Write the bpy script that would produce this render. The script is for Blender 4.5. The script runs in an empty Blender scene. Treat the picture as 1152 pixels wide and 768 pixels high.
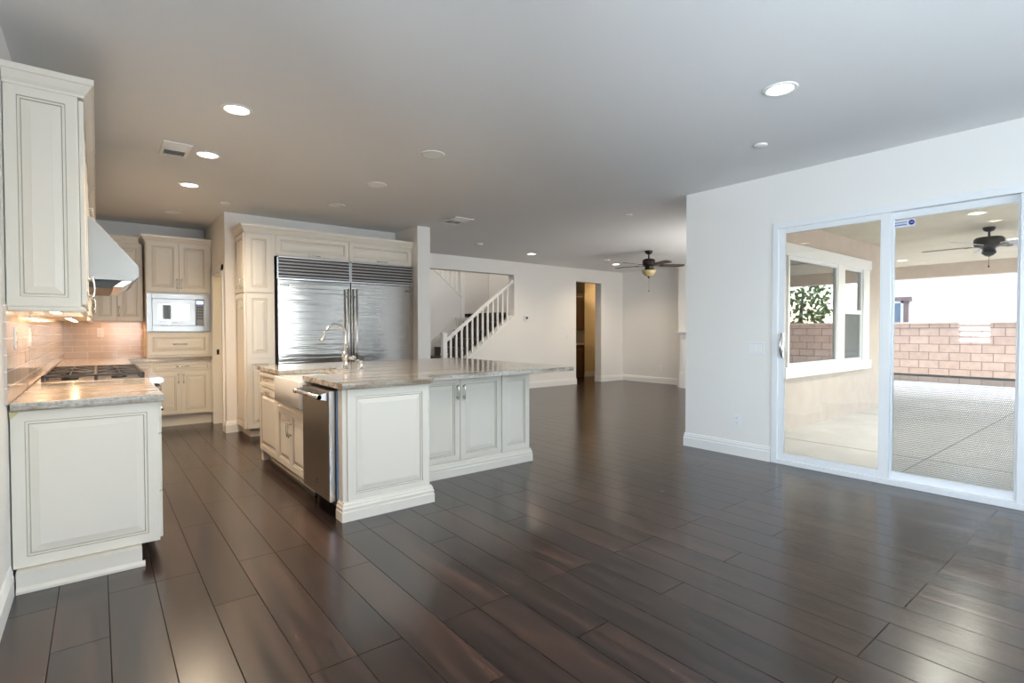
import bpy, bmesh, math, random
from mathutils import Vector, Matrix
random.seed(7)
S = bpy.context.scene
COL = S.collection
V = Vector

# ------------------------------------------------------------------ camera
YAW, PITCH, ROLL, FPX, EYE = .67078, .0205, -.00175, 588.0, 1.27
fw = V((math.sin(YAW)*math.cos(PITCH), math.cos(YAW)*math.cos(PITCH), -math.sin(PITCH)))
rt = V((math.cos(YAW), -math.sin(YAW), 0)); up = rt.cross(fw)
r2 = rt*math.cos(ROLL)+up*math.sin(ROLL); u2 = up*math.cos(ROLL)-rt*math.sin(ROLL)
cd = bpy.data.cameras.new('camera'); cam = bpy.data.objects.new('camera', cd); COL.objects.link(cam)
cd.sensor_width = 36; cd.lens = FPX/1152*36; cd.clip_start = .03; cd.clip_end = 300
mw = Matrix((r2, u2, -fw)).transposed().to_4x4(); mw.translation = V((0, 0, EYE)); cam.matrix_world = mw
S.camera = cam
# ------------------------------------------------------------------ light and exposure
S.view_settings.view_transform = 'Standard'; S.view_settings.look = 'None'
S.view_settings.gamma = 1; S.view_settings.use_curve_mapping = False
S.view_settings.exposure = 1.50
S.cycles.max_bounces = 10; S.cycles.diffuse_bounces = 6; S.cycles.glossy_bounces = 5
S.cycles.transparent_max_bounces = 16; S.cycles.sample_clamp_indirect = 6
S.cycles.use_denoising = True; S.cycles.caustics_reflective = False; S.cycles.caustics_refractive = False
W = bpy.data.worlds.new('sky'); S.world = W; W.use_nodes = True
wn = W.node_tree; sky = wn.nodes.new('ShaderNodeTexSky')
sky.sky_type = 'NISHITA'; sky.sun_disc = False; sky.sun_elevation = math.radians(58); sky.sun_rotation = math.radians(120)
sky.air_density = 1.0; sky.dust_density = 2.0
wn.links.new(sky.outputs[0], wn.nodes['Background'].inputs[0]); wn.nodes['Background'].inputs[1].default_value = .52
def light(kind, name, loc, energy, color=(1, 1, 1), direction=(0, 0, -1), parent=None, **kw):
    d = bpy.data.lights.new(name, kind); d.energy = energy; d.color = color
    for k, v in kw.items(): setattr(d, k, v)
    o = bpy.data.objects.new(name, d); COL.objects.link(o); o.location = loc
    o.rotation_euler = V(direction).to_track_quat('-Z', 'Y').to_euler()
    if parent: o.parent = parent; o.location = V(loc)-wloc(parent)
    return o
DAY = (.83, .89, 1.0)
light('SUN', 'sun', (0, 0, 20), 2.3, (1, .96, .9), (.15, .55, -.80), angle=.01)
light('AREA', 'daylight_back_windows', (2.1, -2.75, 1.7), 172, DAY, (.05, 1, .28), shape='RECTANGLE', size=4.6, size_y=1.7)
light('AREA', 'fill_added_left_window', (-.75, -.35, 1.5), 72, (.70, .83, 1), (1, .12, -.1), shape='RECTANGLE', size=1.7, size_y=1.3)  # fill through an added unseen window, brightens the right wall with bluish light
light('AREA', 'daylight_left_window', (-.75, 1.9, 1.6), 14, DAY, (1, 0, -.1), shape='RECTANGLE', size=.5, size_y=1.1)
light('AREA', 'daylight_living_windows', (8.3, 3.36, 1.5), 32, (1, .97, .92), (0, 1, .25), shape='RECTANGLE', size=2.5, size_y=1.4)

# ------------------------------------------------------------------ materials
def mat(name, color=(.8, .8, .8), rough=.5, metal=0, **kw):
    m = bpy.data.materials.new(name); m.use_nodes = True
    b = m.node_tree.nodes['Principled BSDF']
    b.inputs['Base Color'].default_value = (*color, 1); b.inputs['Roughness'].default_value = rough
    b.inputs['Metallic'].default_value = metal
    for k, v in kw.items(): b.inputs[k.replace('_', ' ')].default_value = v
    return m
def nd(m, t, **kw):
    n = m.node_tree.nodes.new(t)
    for k, v in kw.items():
        if k.startswith('i_'): n.inputs[k[2:].replace('_', ' ')].default_value = v
        else: setattr(n, k, v)
    return n
def lk(m, a, b): m.node_tree.links.new(a, b)
def coords(m, scale=(1, 1, 1), loc=(0, 0, 0), rot=(0, 0, 0)):
    g = nd(m, 'ShaderNodeNewGeometry'); mp = nd(m, 'ShaderNodeMapping')
    mp.inputs['Scale'].default_value = scale; mp.inputs['Location'].default_value = loc; mp.inputs['Rotation'].default_value = rot
    lk(m, g.outputs['Position'], mp.inputs['Vector']); return mp.outputs[0]
def ramp(m, fac, stops):
    r = nd(m, 'ShaderNodeValToRGB'); e = r.color_ramp.elements
    while len(e) < len(stops): e.new(.5)
    for x, (p, c) in zip(e, stops): x.position = p; x.color = (*c, 1)
    lk(m, fac, r.inputs[0]); return r.outputs[0]
def bump(m, h, strength, dist):
    b = nd(m, 'ShaderNodeBump'); b.inputs['Strength'].default_value = strength; b.inputs['Distance'].default_value = dist
    lk(m, h, b.inputs['Height']); lk(m, b.outputs[0], m.node_tree.nodes['Principled BSDF'].inputs['Normal']); return b
def mix(m, fac, a, b, mode='MIX'):
    x = nd(m, 'ShaderNodeMix', data_type='RGBA', blend_type=mode)
    for k, v in ((0, fac), (6, a), (7, b)):
        if isinstance(v, (int, float)): x.inputs[k].default_value = v
        elif isinstance(v, tuple): x.inputs[k].default_value = (*v, 1)
        else: lk(m, v, x.inputs[k])
    return x.outputs[2]
def noise_bump(m, scale, strength, dist=.002, detail=3):
    n = nd(m, 'ShaderNodeTexNoise', i_Scale=scale, i_Detail=detail); lk(m, coords(m), n.inputs['Vector'])
    bump(m, n.outputs[0], strength, dist); return m
def emis(name, color, strength):
    m = mat(name, color, .5); b = m.node_tree.nodes['Principled BSDF']
    b.inputs['Emission Color'].default_value = (*color, 1); b.inputs['Emission Strength'].default_value = strength; return m

paint = mat('cabinet_paint', (.80, .752, .665), .38)
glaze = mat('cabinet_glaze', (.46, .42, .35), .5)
wallp = noise_bump(mat('wall_paint', (.83, .815, .79), .7), 160, .12)
ceilp = noise_bump(mat('ceiling_paint', (.79, .795, .80), .8), 70, .35, .003)
white = mat('white_trim_paint', (.85, .85, .84), .4)
vinyl = mat('white_vinyl', (.80, .82, .84), .35)
chrome = mat('polished_nickel', (.72, .70, .67), .16, 1)
dark = mat('dark_gap', (.02, .02, .02), .6)
iron = mat('cast_iron', (.018, .018, .02), .42)
rubber = mat('black_plastic', (.03, .03, .032), .4)
porcelain = mat('porcelain', (.80, .79, .76), .12)
darkwood = mat('dark_stained_wood', (.045, .028, .022), .35)
hallwood = mat('brown_cabinet_wood', (.10, .042, .016), .4)
bronze = mat('oil_rubbed_bronze', (.022, .017, .015), .4, .4)
amber = mat('amber_glass_shade', (.52, .43, .22), .35)
sheet = mat('weathered_grey_blade', (.42, .44, .46), .5)
concrete_d = mat('concrete_dark_joint', (.25, .24, .23), .9)
browntrim = mat('brown_window_trim', (.20, .12, .10), .6)
film = mat('blue_protective_film', (.22, .33, .52), .4)
navy = mat('navy_ink', (.03, .03, .25), .5)
clearstick = mat('pale_sticker', (.62, .66, .74), .4)
tapem = mat('masking_tape', (.66, .60, .32), .6)
lcd = emis('microwave_display', (.35, .45, 1.0), 1.6)
lamp_on = emis('lit_lamp_lens', (1, .86, .70), 5)
lamp_off = mat('unlit_lamp_lens', (.93, .93, .91), .4)
badge = mat('dark_badge', (.05, .05, .055), .4)
pantryp = mat('pantry_paint', (.74, .64, .42), .7)

def brushed(name, color, rough, vert=False, wave=0.0):
    m = mat(name, color, rough, 1)
    n = nd(m, 'ShaderNodeTexNoise', i_Scale=1.0, i_Detail=4)
    lk(m, coords(m, (3, 3, 260) if not vert else (260, 260, 3)), n.inputs['Vector'])
    b = bump(m, n.outputs[0], .10, .0006)
    if wave:
        n2 = nd(m, 'ShaderNodeTexNoise', i_Scale=1.0, i_Detail=2.2, i_Roughness=.6)
        lk(m, coords(m, (1.3, 1.3, 24)), n2.inputs['Vector'])
        b2 = nd(m, 'ShaderNodeBump'); b2.inputs['Strength'].default_value = wave; b2.inputs['Distance'].default_value = .004
        lk(m, n2.outputs[0], b2.inputs['Height']); lk(m, b2.outputs[0], b.inputs['Normal'])
    return m
steel = brushed('brushed_steel', (.62, .61, .60), .26)
fridge_steel = brushed('fridge_steel', (.56, .53, .50), .13, wave=1.0)
mw_steel = brushed('microwave_steel', (.30, .29, .285), .30)
dw_steel = brushed('dishwasher_steel', (.40, .355, .31), .30)
hood_steel = brushed('hood_steel', (.31, .315, .31), .42)

# plank floor, boards along Y
floorm = mat('dark_plank_floor', (.05, .03, .025), .24, Specular_IOR_Level=.7)
_m = floorm; _b = _m.node_tree.nodes['Principled BSDF']
_v = coords(_m, loc=(.0, -.025+.1895*20, 0))
_g = nd(_m, 'ShaderNodeSeparateXYZ'); lk(_m, coords(_m, loc=(-.025+.1895*40, 20, 0)), _g.inputs[0])
_c = nd(_m, 'ShaderNodeCombineXYZ'); lk(_m, _g.outputs[1], _c.inputs[0]); lk(_m, _g.outputs[0], _c.inputs[1])
def brick(m, vec, bw, rh, mortar, c1, c2, cm, off=.5, freq=2, smooth=.1):
    b = nd(m, 'ShaderNodeTexBrick', offset=off, offset_frequency=freq)
    for k, v in (('Scale', 1), ('Brick Width', bw), ('Row Height', rh), ('Mortar Size', mortar), ('Mortar Smooth', smooth), ('Bias', 0)):
        b.inputs[k].default_value = v
    for k, v in (('Color1', c1), ('Color2', c2), ('Mortar', cm)): b.inputs[k].default_value = (*v, 1)
    lk(m, vec, b.inputs['Vector']); return b
_bk = brick(_m, _c.outputs[0], 1.22, .1895, .0025, (0, 0, 0), (1, 1, 1), (.5, .5, .5), .37, 3, .2)
_n1 = nd(_m, 'ShaderNodeTexNoise', i_Scale=1.0, i_Detail=6, i_Roughness=.65, i_Distortion=.6)
_off = nd(_m, 'ShaderNodeVectorMath', operation='MULTIPLY_ADD'); lk(_m, _bk.outputs['Color'], _off.inputs[0]); _off.inputs[1].default_value = (7, 31, 5)
lk(_m, coords(_m, (16, .9, 1)), _off.inputs[2]); lk(_m, _off.outputs[0], _n1.inputs['Vector'])
_n2 = nd(_m, 'ShaderNodeTexNoise', i_Scale=1.0, i_Detail=5, i_Roughness=.7, i_Distortion=2.2)
_off2 = nd(_m, 'ShaderNodeVectorMath', operation='MULTIPLY_ADD'); lk(_m, _bk.outputs['Color'], _off2.inputs[0]); _off2.inputs[1].default_value = (3, 17, 5)
lk(_m, coords(_m, (5, 1.6, 1)), _off2.inputs[2]); lk(_m, _off2.outputs[0], _n2.inputs['Vector'])
_col = ramp(_m, _n1.outputs[0], [(.32, (.014, .010, .009)), (.45, (.028, .018, .016)), (.55, (.048, .029, .024)), (.70, (.080, .047, .036))])
_pl = ramp(_m, _bk.outputs['Color'], [(0, (.44, .43, .45)), (.5, (.76, .70, .67)), (1, (1.2, 1.0, .88))])
_col = mix(_m, .9, _col, _pl, 'MULTIPLY')
_fig = ramp(_m, _n2.outputs[0], [(.35, (.6, .58, .58)), (.55, (1, 1, 1)), (.62, (1.45, 1.3, 1.2)), (.68, (.9, .9, .9))])
_col = mix(_m, .8, _col, _fig, 'MULTIPLY')
# dried plaster flecks near the living room entrance
_vor = nd(_m, 'ShaderNodeTexNoise', i_Scale=26.0, i_Detail=3, i_Roughness=.7); lk(_m, coords(_m), _vor.inputs['Vector'])
_sp = nd(_m, 'ShaderNodeTexGradient', gradient_type='SPHERICAL'); lk(_m, coords(_m, (.62, .8, 1), (-3.3*.62, -2.6*.8, 0)), _sp.inputs['Vector'])
_ma = nd(_m, 'ShaderNodeMath', operation='MULTIPLY_ADD'); lk(_m, _sp.outputs[1], _ma.inputs[0]); _ma.inputs[1].default_value = .14; lk(_m, _vor.outputs[0], _ma.inputs[2])
_fl = ramp(_m, _ma.outputs[0], [(.80, (0, 0, 0)), (.84, (.8, .8, .8))])
_col = mix(_m, _fl, _col, (.55, .53, .50))
_seam = nd(_m, 'ShaderNodeMath', operation='MULTIPLY'); lk(_m, _bk.outputs['Fac'], _seam.inputs[0]); _seam.inputs[1].default_value = .6
_col = mix(_m, _seam.outputs[0], _col, (.012, .008, .007)); lk(_m, _col, _b.inputs['Base Color'])
_rr = nd(_m, 'ShaderNodeMapRange'); lk(_m, _n1.outputs[0], _rr.inputs[0]); _rr.inputs[3].default_value = .19; _rr.inputs[4].default_value = .27
lk(_m, _rr.outputs[0], _b.inputs['Roughness'])
_b1 = bump(_m, _n1.outputs[0], .09, .002); _b2 = nd(_m, 'ShaderNodeBump', invert=True); _b2.inputs['Strength'].default_value = .25; _b2.inputs['Distance'].default_value = .003
lk(_m, _bk.outputs['Fac'], _b2.inputs['Height']); lk(_m, _b2.outputs[0], _b1.inputs['Normal'])
_sp2 = nd(_m, 'ShaderNodeMapRange'); lk(_m, _bk.outputs['Fac'], _sp2.inputs[0]); _sp2.inputs[3].default_value = .9; _sp2.inputs[4].default_value = .05; lk(_m, _sp2.outputs[0], _b.inputs['Specular IOR Level'])

granite = mat('veined_granite', (.5, .45, .4), .13)
_m = granite; _a = nd(_m, 'ShaderNodeTexNoise', i_Scale=1.0, i_Detail=7, i_Roughness=.62, i_Distortion=.8)
lk(_m, coords(_m, (1.1, 9, 11), rot=(0, 0, .10)), _a.inputs['Vector'])
_c1 = ramp(_m, _a.outputs[0], [(.30, (.12, .085, .06)), (.42, (.30, .24, .18)), (.50, (.46, .42, .37)), (.58, (.60, .58, .54)), (.70, (.33, .29, .25))])
_q = nd(_m, 'ShaderNodeTexNoise', i_Scale=60.0, i_Detail=4, i_Roughness=.7); lk(_m, coords(_m), _q.inputs['Vector'])
_c2 = ramp(_m, _q.outputs[0], [(.35, (.55, .53, .50)), (.5, (1, 1, 1)), (.66, (1.15, 1.15, 1.14))])
lk(_m, mix(_m, .7, _c1, _c2, 'MULTIPLY'), _m.node_tree.nodes['Principled BSDF'].inputs['Base Color'])

def tilemat(name, axis):
    m = mat(name, (.7, .66, .6), .10)
    s = nd(m, 'ShaderNodeSeparateXYZ'); lk(m, coords(m, loc=(3, 3, -.925+.0016)), s.inputs[0])
    c = nd(m, 'ShaderNodeCombineXYZ'); lk(m, s.outputs[axis], c.inputs[0]); lk(m, s.outputs[2], c.inputs[1])
    b = brick(m, c.outputs[0], .305, .0785, .0034, (.63, .54, .46), (.69, .60, .52), (.86, .82, .77), .5, 2, .2)
    lk(m, b.outputs['Color'], m.node_tree.nodes['Principled BSDF'].inputs['Base Color'])
    n = nd(m, 'ShaderNodeTexNoise', i_Scale=9.0, i_Detail=2); lk(m, coords(m), n.inputs['Vector'])
    h = nd(m, 'ShaderNodeMath', operation='SUBTRACT'); lk(m, n.outputs[0], h.inputs[0]); lk(m, b.outputs['Fac'], h.inputs[1])
    bump(m, h.outputs[0], .35, .003); return m
tile_l, tile_b = tilemat('glazed_tile_left', 1), tilemat('glazed_tile_back', 0)
blockm = mat('tan_block', (.58, .42, .34), .9)
_m = blockm; _s = nd(_m, 'ShaderNodeSeparateXYZ'); lk(_m, coords(_m, loc=(0, 10, .1)), _s.inputs[0])
_c = nd(_m, 'ShaderNodeCombineXYZ'); lk(_m, _s.outputs[1], _c.inputs[0]); lk(_m, _s.outputs[2], _c.inputs[1])
_bb = brick(_m, _c.outputs[0], .406, .203, .010, (.58, .42, .33), (.50, .35, .27), (.25, .18, .15)); 
_n = nd(_m, 'ShaderNodeTexNoise', i_Scale=8.0, i_Detail=6); lk(_m, coords(_m), _n.inputs['Vector'])
lk(_m, mix(_m, .35, _bb.outputs[0], ramp(_m, _n.outputs[0], [(.3, (.7, .68, .66)), (.7, (1.2, 1.2, 1.2))]), 'MULTIPLY'), _m.node_tree.nodes['Principled BSDF'].inputs['Base Color'])
def mottled(name, c1, c2, scale, rough=.9, bs=.3):
    m = mat(name, c1, rough); n = nd(m, 'ShaderNodeTexNoise', i_Scale=scale, i_Detail=8, i_Roughness=.65); lk(m, coords(m), n.inputs['Vector'])
    lk(m, ramp(m, n.outputs[0], [(.3, c1), (.7, c2)]), m.node_tree.nodes['Principled BSDF'].inputs['Base Color'])
    bump(m, n.outputs[0], bs, .004); return m
stucco = mottled('cream_stucco', (.57, .475, .40), (.65, .56, .48), 3.5)
patioc = mottled('patio_ceiling_stucco', (.54, .49, .39), (.60, .55, .45), 2.5)
concrete = mottled('concrete_slab', (.56, .55, .53), (.66, .65, .63), 2.2)
whitestucco = mottled('white_stucco', (.78, .78, .77), (.84, .84, .83), 3)
leafm = mottled('leaf_green', (.06, .12, .03), (.16, .24, .07), 14, .6)
soil = mottled('yard_soil', (.28, .22, .16), (.36, .30, .22), 5)
fanwood = mottled('dark_walnut_blade', (.030, .018, .013), (.065, .036, .025), 6, .4, .1)

def glassmat(name, tint=(.93, .96, .95), refl=1.0):
    m = bpy.data.materials.new(name); m.use_nodes = True; t = m.node_tree; t.nodes.clear()
    o = t.nodes.new('ShaderNodeOutputMaterial'); mx = t.nodes.new('ShaderNodeMixShader')
    tr = t.nodes.new('ShaderNodeBsdfTransparent'); gl = t.nodes.new('ShaderNodeBsdfGlossy'); fr = t.nodes.new('ShaderNodeFresnel')
    tr.inputs[0].default_value = (*tint, 1); gl.inputs['Roughness'].default_value = .0; fr.inputs[0].default_value = 1.5
    mu = t.nodes.new('ShaderNodeMath'); mu.operation = 'MULTIPLY'; mu.inputs[1].default_value = refl
    t.links.new(fr.outputs[0], mu.inputs[0]); t.links.new(mu.outputs[0], mx.inputs[0])
    t.links.new(tr.outputs[0], mx.inputs[1]); t.links.new(gl.outputs[0], mx.inputs[2]); t.links.new(mx.outputs[0], o.inputs[0]); return m
glass = glassmat('window_glass')
reflglass = glassmat('coated_window_glass', (.45, .52, .48), 3.2)
# perforated mesh: real holes, the same from every side
meshm = bpy.data.materials.new('perforated_mesh'); meshm.use_nodes = True
_m = meshm; _t = _m.node_tree; _p = _t.nodes['Principled BSDF']; _p.inputs['Base Color'].default_value = (.30, .31, .33, 1); _p.inputs['Roughness'].default_value = .5
_s = nd(_m, 'ShaderNodeSeparateXYZ'); lk(_m, coords(_m, (1, 1, 1)), _s.inputs[0])
_c = nd(_m, 'ShaderNodeCombineXYZ'); lk(_m, _s.outputs[1], _c.inputs[0]); lk(_m, _s.outputs[2], _c.inputs[1])
_bb = brick(_m, _c.outputs[0], .0085, .0135, .0014, (0, 0, 0), (0, 0, 0), (1, 1, 1), .5, 2, 0)
_tr = _t.nodes.new('ShaderNodeBsdfTransparent'); _mx = _t.nodes.new('ShaderNodeMixShader')
lk(_m, _bb.outputs['Fac'], _mx.inputs[0]); lk(_m, _tr.outputs[0], _mx.inputs[1]); lk(_m, _p.outputs[0], _mx.inputs[2])
lk(_m, _mx.outputs[0], _t.nodes['Material Output'].inputs[0])

# ------------------------------------------------------------------ geometry helpers
def wloc(o):
    v = V((0, 0, 0))
    while o is not None: v += o.location; o = o.parent
    return v
class G:
    def __init__(s): s.bm = bmesh.new(); s.mi = 0
    def _new(s, fs):
        for f in fs: f.material_index = s.mi
    def box(s, x0, x1, y0, y1, z0, z1, bev=0):
        b = bmesh.new() if bev else s.bm
        vs = [b.verts.new((x, y, z)) for x in (min(x0, x1), max(x0, x1)) for y in (min(y0, y1), max(y0, y1)) for z in (min(z0, z1), max(z0, z1))]
        fs = [b.faces.new([vs[i] for i in q]) for q in ((0, 1, 3, 2), (4, 6, 7, 5), (0, 4, 5, 1), (2, 3, 7, 6), (0, 2, 6, 4), (1, 5, 7, 3))]
        if bev:
            bmesh.ops.bevel(b, geom=b.edges[:], offset=bev, segments=2, affect='EDGES', profile=.5)
            s.merge(b)
        else: s._new(fs)
        return s
    def merge(s, b):
        mp = {v: s.bm.verts.new(v.co) for v in b.verts}
        s._new([s.bm.faces.new([mp[v] for v in f.verts]) for f in b.faces]); b.free()
    def loops(s, ls, closed=True, cap=True, smooth=False):
        rings = [[s.bm.verts.new(p) for p in l] for l in ls]; fs = []
        n = len(rings[0])
        for a, b in zip(rings, rings[1:]):
            for i in range(n if closed else n-1):
                j = (i+1) % n; fs.append(s.bm.faces.new((a[i], a[j], b[j], b[i])))
        if smooth:
            for f in fs: f.smooth = True
        if cap: fs += [s.bm.faces.new(rings[0]), s.bm.faces.new(rings[-1][::-1])]
        s._new(fs); return fs
    def prism(s, poly, a, b, ax='z', bev=0):
        def P(q, t):
            return {'z': (q[0], q[1], t), 'y': (q[0], t, q[1]), 'x': (t, q[0], q[1])}[ax]
        t = G() if bev else s
        t.loops([[P(q, a) for q in poly], [P(q, b) for q in poly]])
        if bev:
            bmesh.ops.bevel(t.bm, geom=t.bm.edges[:], offset=bev, segments=2, affect='EDGES', profile=.5); s.merge(t.bm)
        return s
    def lathe(s, prof, c, ax='z', seg=32, smooth=True):
        c = V(c); ls = []
        for r, h in prof:
            l = []
            for i in range(seg):
                a = 2*math.pi*i/seg; u, w = max(r, 1e-4)*math.cos(a), max(r, 1e-4)*math.sin(a)
                l.append(c+{'z': V((u, w, h)), 'y': V((u, h, w)), 'x': V((h, u, w))}[ax])
            ls.append(l)
        s.loops(ls, smooth=smooth); return s
    def tube(s, pts, r, seg=10, rs=None):
        pts = [V(p) for p in pts]; ls = []; pn = None
        for i, p in enumerate(pts):
            d = (pts[min(i+1, len(pts)-1)]-pts[max(i-1, 0)]).normalized()
            if pn is None: n = d.cross(V((0, 0, 1)) if abs(d.z) < .9 else V((1, 0, 0))).normalized()
            else: n = (pn-d*pn.dot(d)).normalized()
            pn = n; b = d.cross(n); rr = rs[i] if rs else r
            ls.append([p+(n*math.cos(2*math.pi*k/seg)+b*math.sin(2*math.pi*k/seg))*rr for k in range(seg)])
        s.loops(ls, smooth=True); return s
    def sweep(s, prof, path, closed=False):
        """prof (outward, z) swept along an XY path, outward = right of travel, mitred corners"""
        path = [V(p) for p in path]; n = len(path); ls = []
        for i, p in enumerate(path):
            a = path[i-1] if (i or closed) else None; b = path[(i+1) % n] if (i < n-1 or closed) else None
            dn = [((q-r).normalized()) for q, r in ((p, a), (b, p)) if q is not None and r is not None]
            ns = [V((d.y, -d.x)) for d in dn]
            if len(ns) == 2:
                m = (ns[0]+ns[1]); m = m/(m.dot(ns[0]))
            else: m = ns[0]
            ls.append([(p.x+m.x*o, p.y+m.y*o, z) for o, z in prof])
        if closed: ls.append(ls[0])
        s.loops(ls, cap=not closed); return s
    def panel(s, O, U, w, h, N, t=.02, fr=.052, raised=True):
        """frame and raised panel door; O lower left on the carcass, U along width, N outward"""
        O, U, N, Z = V(O), V(U), V(N), V((0, 0, 1))
        k = min(1, min(w, h)/.26); f = min(fr, min(w, h)*.24)
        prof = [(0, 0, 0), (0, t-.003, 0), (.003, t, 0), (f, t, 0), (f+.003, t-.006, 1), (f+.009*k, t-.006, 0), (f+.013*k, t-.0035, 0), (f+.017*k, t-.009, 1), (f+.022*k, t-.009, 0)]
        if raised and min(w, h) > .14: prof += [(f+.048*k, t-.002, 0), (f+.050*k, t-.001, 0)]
        prev = None
        for i, d, g in prof:
            cur = [s.bm.verts.new(O+U*a+Z*b+N*d) for a, b in ((i, i), (w-i, i), (w-i, h-i), (i, h-i))]
            if prev:
                for q in range(4):
                    fc = s.bm.faces.new((prev[q], prev[(q+1) % 4], cur[(q+1) % 4], cur[q])); fc.material_index = s.mi+g
            else: fc = s.bm.faces.new(cur[::-1]); fc.material_index = s.mi
            prev = cur
        fc = s.bm.faces.new(prev); fc.material_index = s.mi; return s
    def o(s, name, mats, parent=None, at=None):
        bmesh.ops.recalc_face_normals(s.bm, faces=s.bm.faces[:])
        me = bpy.data.meshes.new(name)
        if parent is not None: L = wloc(parent); loc = V((0, 0, 0))
        else: L = V(at) if at else V((0, 0, 0)); loc = L.copy()
        for v in s.bm.verts: v.co -= L
        s.bm.to_mesh(me); s.bm.free()
        for m in (mats if isinstance(mats, (list, tuple)) else [mats]): me.materials.append(m)
        ob = bpy.data.objects.new(name, me); COL.objects.link(ob); ob.location = loc
        if parent is not None: ob.parent = parent
        return ob
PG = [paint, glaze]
def tag(o, label=None, cat=None, group=None, kind=None):
    for k, v in (('label', label), ('category', cat), ('group', group), ('kind', kind)):
        if v: o[k] = v
    return o
def T(name, label, cat, loc=(0, 0, 0), group=None, kind=None):
    o = bpy.data.objects.new(name, None); COL.objects.link(o); o.location = loc; o.empty_display_size = .1
    return tag(o, label, cat, group, kind)
def st(g, name, m, parent=None):
    o = g.o(name, m, parent)
    if parent is None: o['kind'] = 'structure'
    return o
def copy_tree(o, loc):
    r = o.copy(); COL.objects.link(r); r.location = loc
    for ch in list(o.children):
        c = ch.copy(); COL.objects.link(c); c.parent = r
        for g in list(ch.children): d = g.copy(); COL.objects.link(d); d.parent = c
    return r
def pull(parent, c, along, N, L=.128, name='handle', out=.032, label=None):
    """arched bar pull: c centre on the door face, along = bar direction, N = outward"""
    c, A, N = V(c), V(along), V(N); g = G()
    pts = []; rs = []
    for i in range(13):
        t = -1+2*i/12; pts.append(c+A*(t*L*.5)+N*(out*(1-.35*abs(t)**2.2))); rs.append(.0045+.003*abs(t)**2)
    g.tube(pts, .005, 8, rs)
    for sgn in (-1, 1):
        b = c+A*(sgn*L*.37); g.tube([b, b+N*.004, b+N*.006, b+N*(out*.82)], .005, 8, [.009, .009, .005, .0045])
    o = g.o(name, chrome, parent)
    if label: o['label'] = label
    return o
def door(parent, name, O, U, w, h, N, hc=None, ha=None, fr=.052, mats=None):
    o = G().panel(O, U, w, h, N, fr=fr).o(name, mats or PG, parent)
    if hc: pull(o, hc, ha, N)
    return o
X, Y, Z = (1, 0, 0), (0, 1, 0), (0, 0, 1); NX, NY = (-1, 0, 0), (0, -1, 0)

# ------------------------------------------------------------------ room shell
CH = 2.75; LW = -.345; RW = 5.08; FY = 8.78; BW = -2.2; KY = 8.85; PX = 1.255; AY = 7.32
g = G(); g.box(-.6, 5.28, BW-.2, 11.6, -.12, 0); g.box(5.28, 10.8, 3.2, 11.6, -.12, 0); g.box(10.8, 12.6, 8.9, 11.6, -.12, 0); st(g, 'floor', floorm)
g = G(); g.box(-.6, RW, BW-.2, 8.98, CH, CH+.12); g.box(RW, 10.8, 3.12, 8.98, CH, CH+.12); st(g, 'ceiling', ceilp)
# left wall with a small shuttered window
g = G(); g.box(-.6, LW, BW, -1.2, 0, CH); g.box(-.6, LW, .5, 1.67, 0, CH); g.box(-.6, LW, -1.2, .5, 0, .85); g.box(-.6, LW, -1.2, .5, 2.15, CH); g.box(-.6, LW, 2.15, 9.0, 0, CH); g.box(-.6, LW, 1.67, 2.15, 0, 1.0); g.box(-.6, LW, 1.67, 2.15, 2.1, CH)
st(g, 'wall_left', wallp)
# back wall (behind the viewpoint) with its windows
g = G(); g.box(-.6, .3, BW-.2, BW, 0, CH); g.box(4.4, RW+.2, BW-.2, BW, 0, CH); g.box(.3, 4.4, BW-.2, BW, 0, .8); g.box(.3, 4.4, BW-.2, BW, 2.4, CH)
for x in (1.6, 3.0): g.box(x, x+.1, BW-.2, BW, .8, 2.4)
st(g, 'wall_back', wallp)
g = G(); g.box(RW, 5.28, BW, -.32, 0, CH); g.box(RW, 5.28, 2.38, 3.32, 0, CH); g.box(RW, 5.28, -.32, 2.38, 2.285, CH)
st(g, 'wall_right', wallp)
# wall of the living room towards the patio
g = G(); wx = (7.05, 9.62)
g.box(5.28, wx[0], 3.20, 3.32, 0, CH); g.box(wx[1], 10.8, 3.20, 3.32, 0, CH); g.box(*wx, 3.20, 3.32, 0, .80); g.box(*wx, 3.20, 3.32, 2.21, CH)
st(g, 'wall_living', wallp)
g = G(); g.box(LW-.2, PX, KY, KY+.13, 0, CH); st(g, 'wall_kitchen', wallp)
# pantry door wall and pantry
g = G(); g.box(PX, PX+.12, AY, 7.50, 0, CH); g.box(PX, PX+.12, 8.17, KY, 0, CH); g.box(PX, PX+.12, 7.50, 8.17, 2.04, CH)
g.box(PX+.12, 3.755, AY, AY+.12, 0, CH)
st(g, 'wall_fridge', wallp)
st(G().box(3.555, 3.755, 6.62, FY, 0, CH), 'wall_pillar', wallp)
# far wall: stair opening with a raking lower edge, hallway doorway
g = G(); o0 = 4.2
g.box(PX, o0, FY, FY+.2, 0, CH)
g.prism([(o0, 2.47), (7.03, 2.47), (7.03, 1.555), (4.88, 0), (8.91, 0), (8.91, 2.44), (9.79, 2.44), (9.79, 0), (10.8, 0), (10.8, CH), (o0, CH)], FY, FY+.2, 'y')
st(g, 'wall_far', wallp)
g = G(); g.box(10.6, 10.8, 6.0, FY, 0, CH); g.box(10.2, 10.8, 4.6, 6.86, 0, CH); g.box(10.6, 10.8, 3.32, 4.6, 0, CH); st(g, 'wall_living_end', wallp)
# pantry interior
g = G(); g.box(PX+.12, 3.55, FY-.06, FY, 0, CH); g.box(3.49, 3.55, AY+.12, FY-.06, 0, CH); st(g, 'wall_pantry', pantryp)
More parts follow.
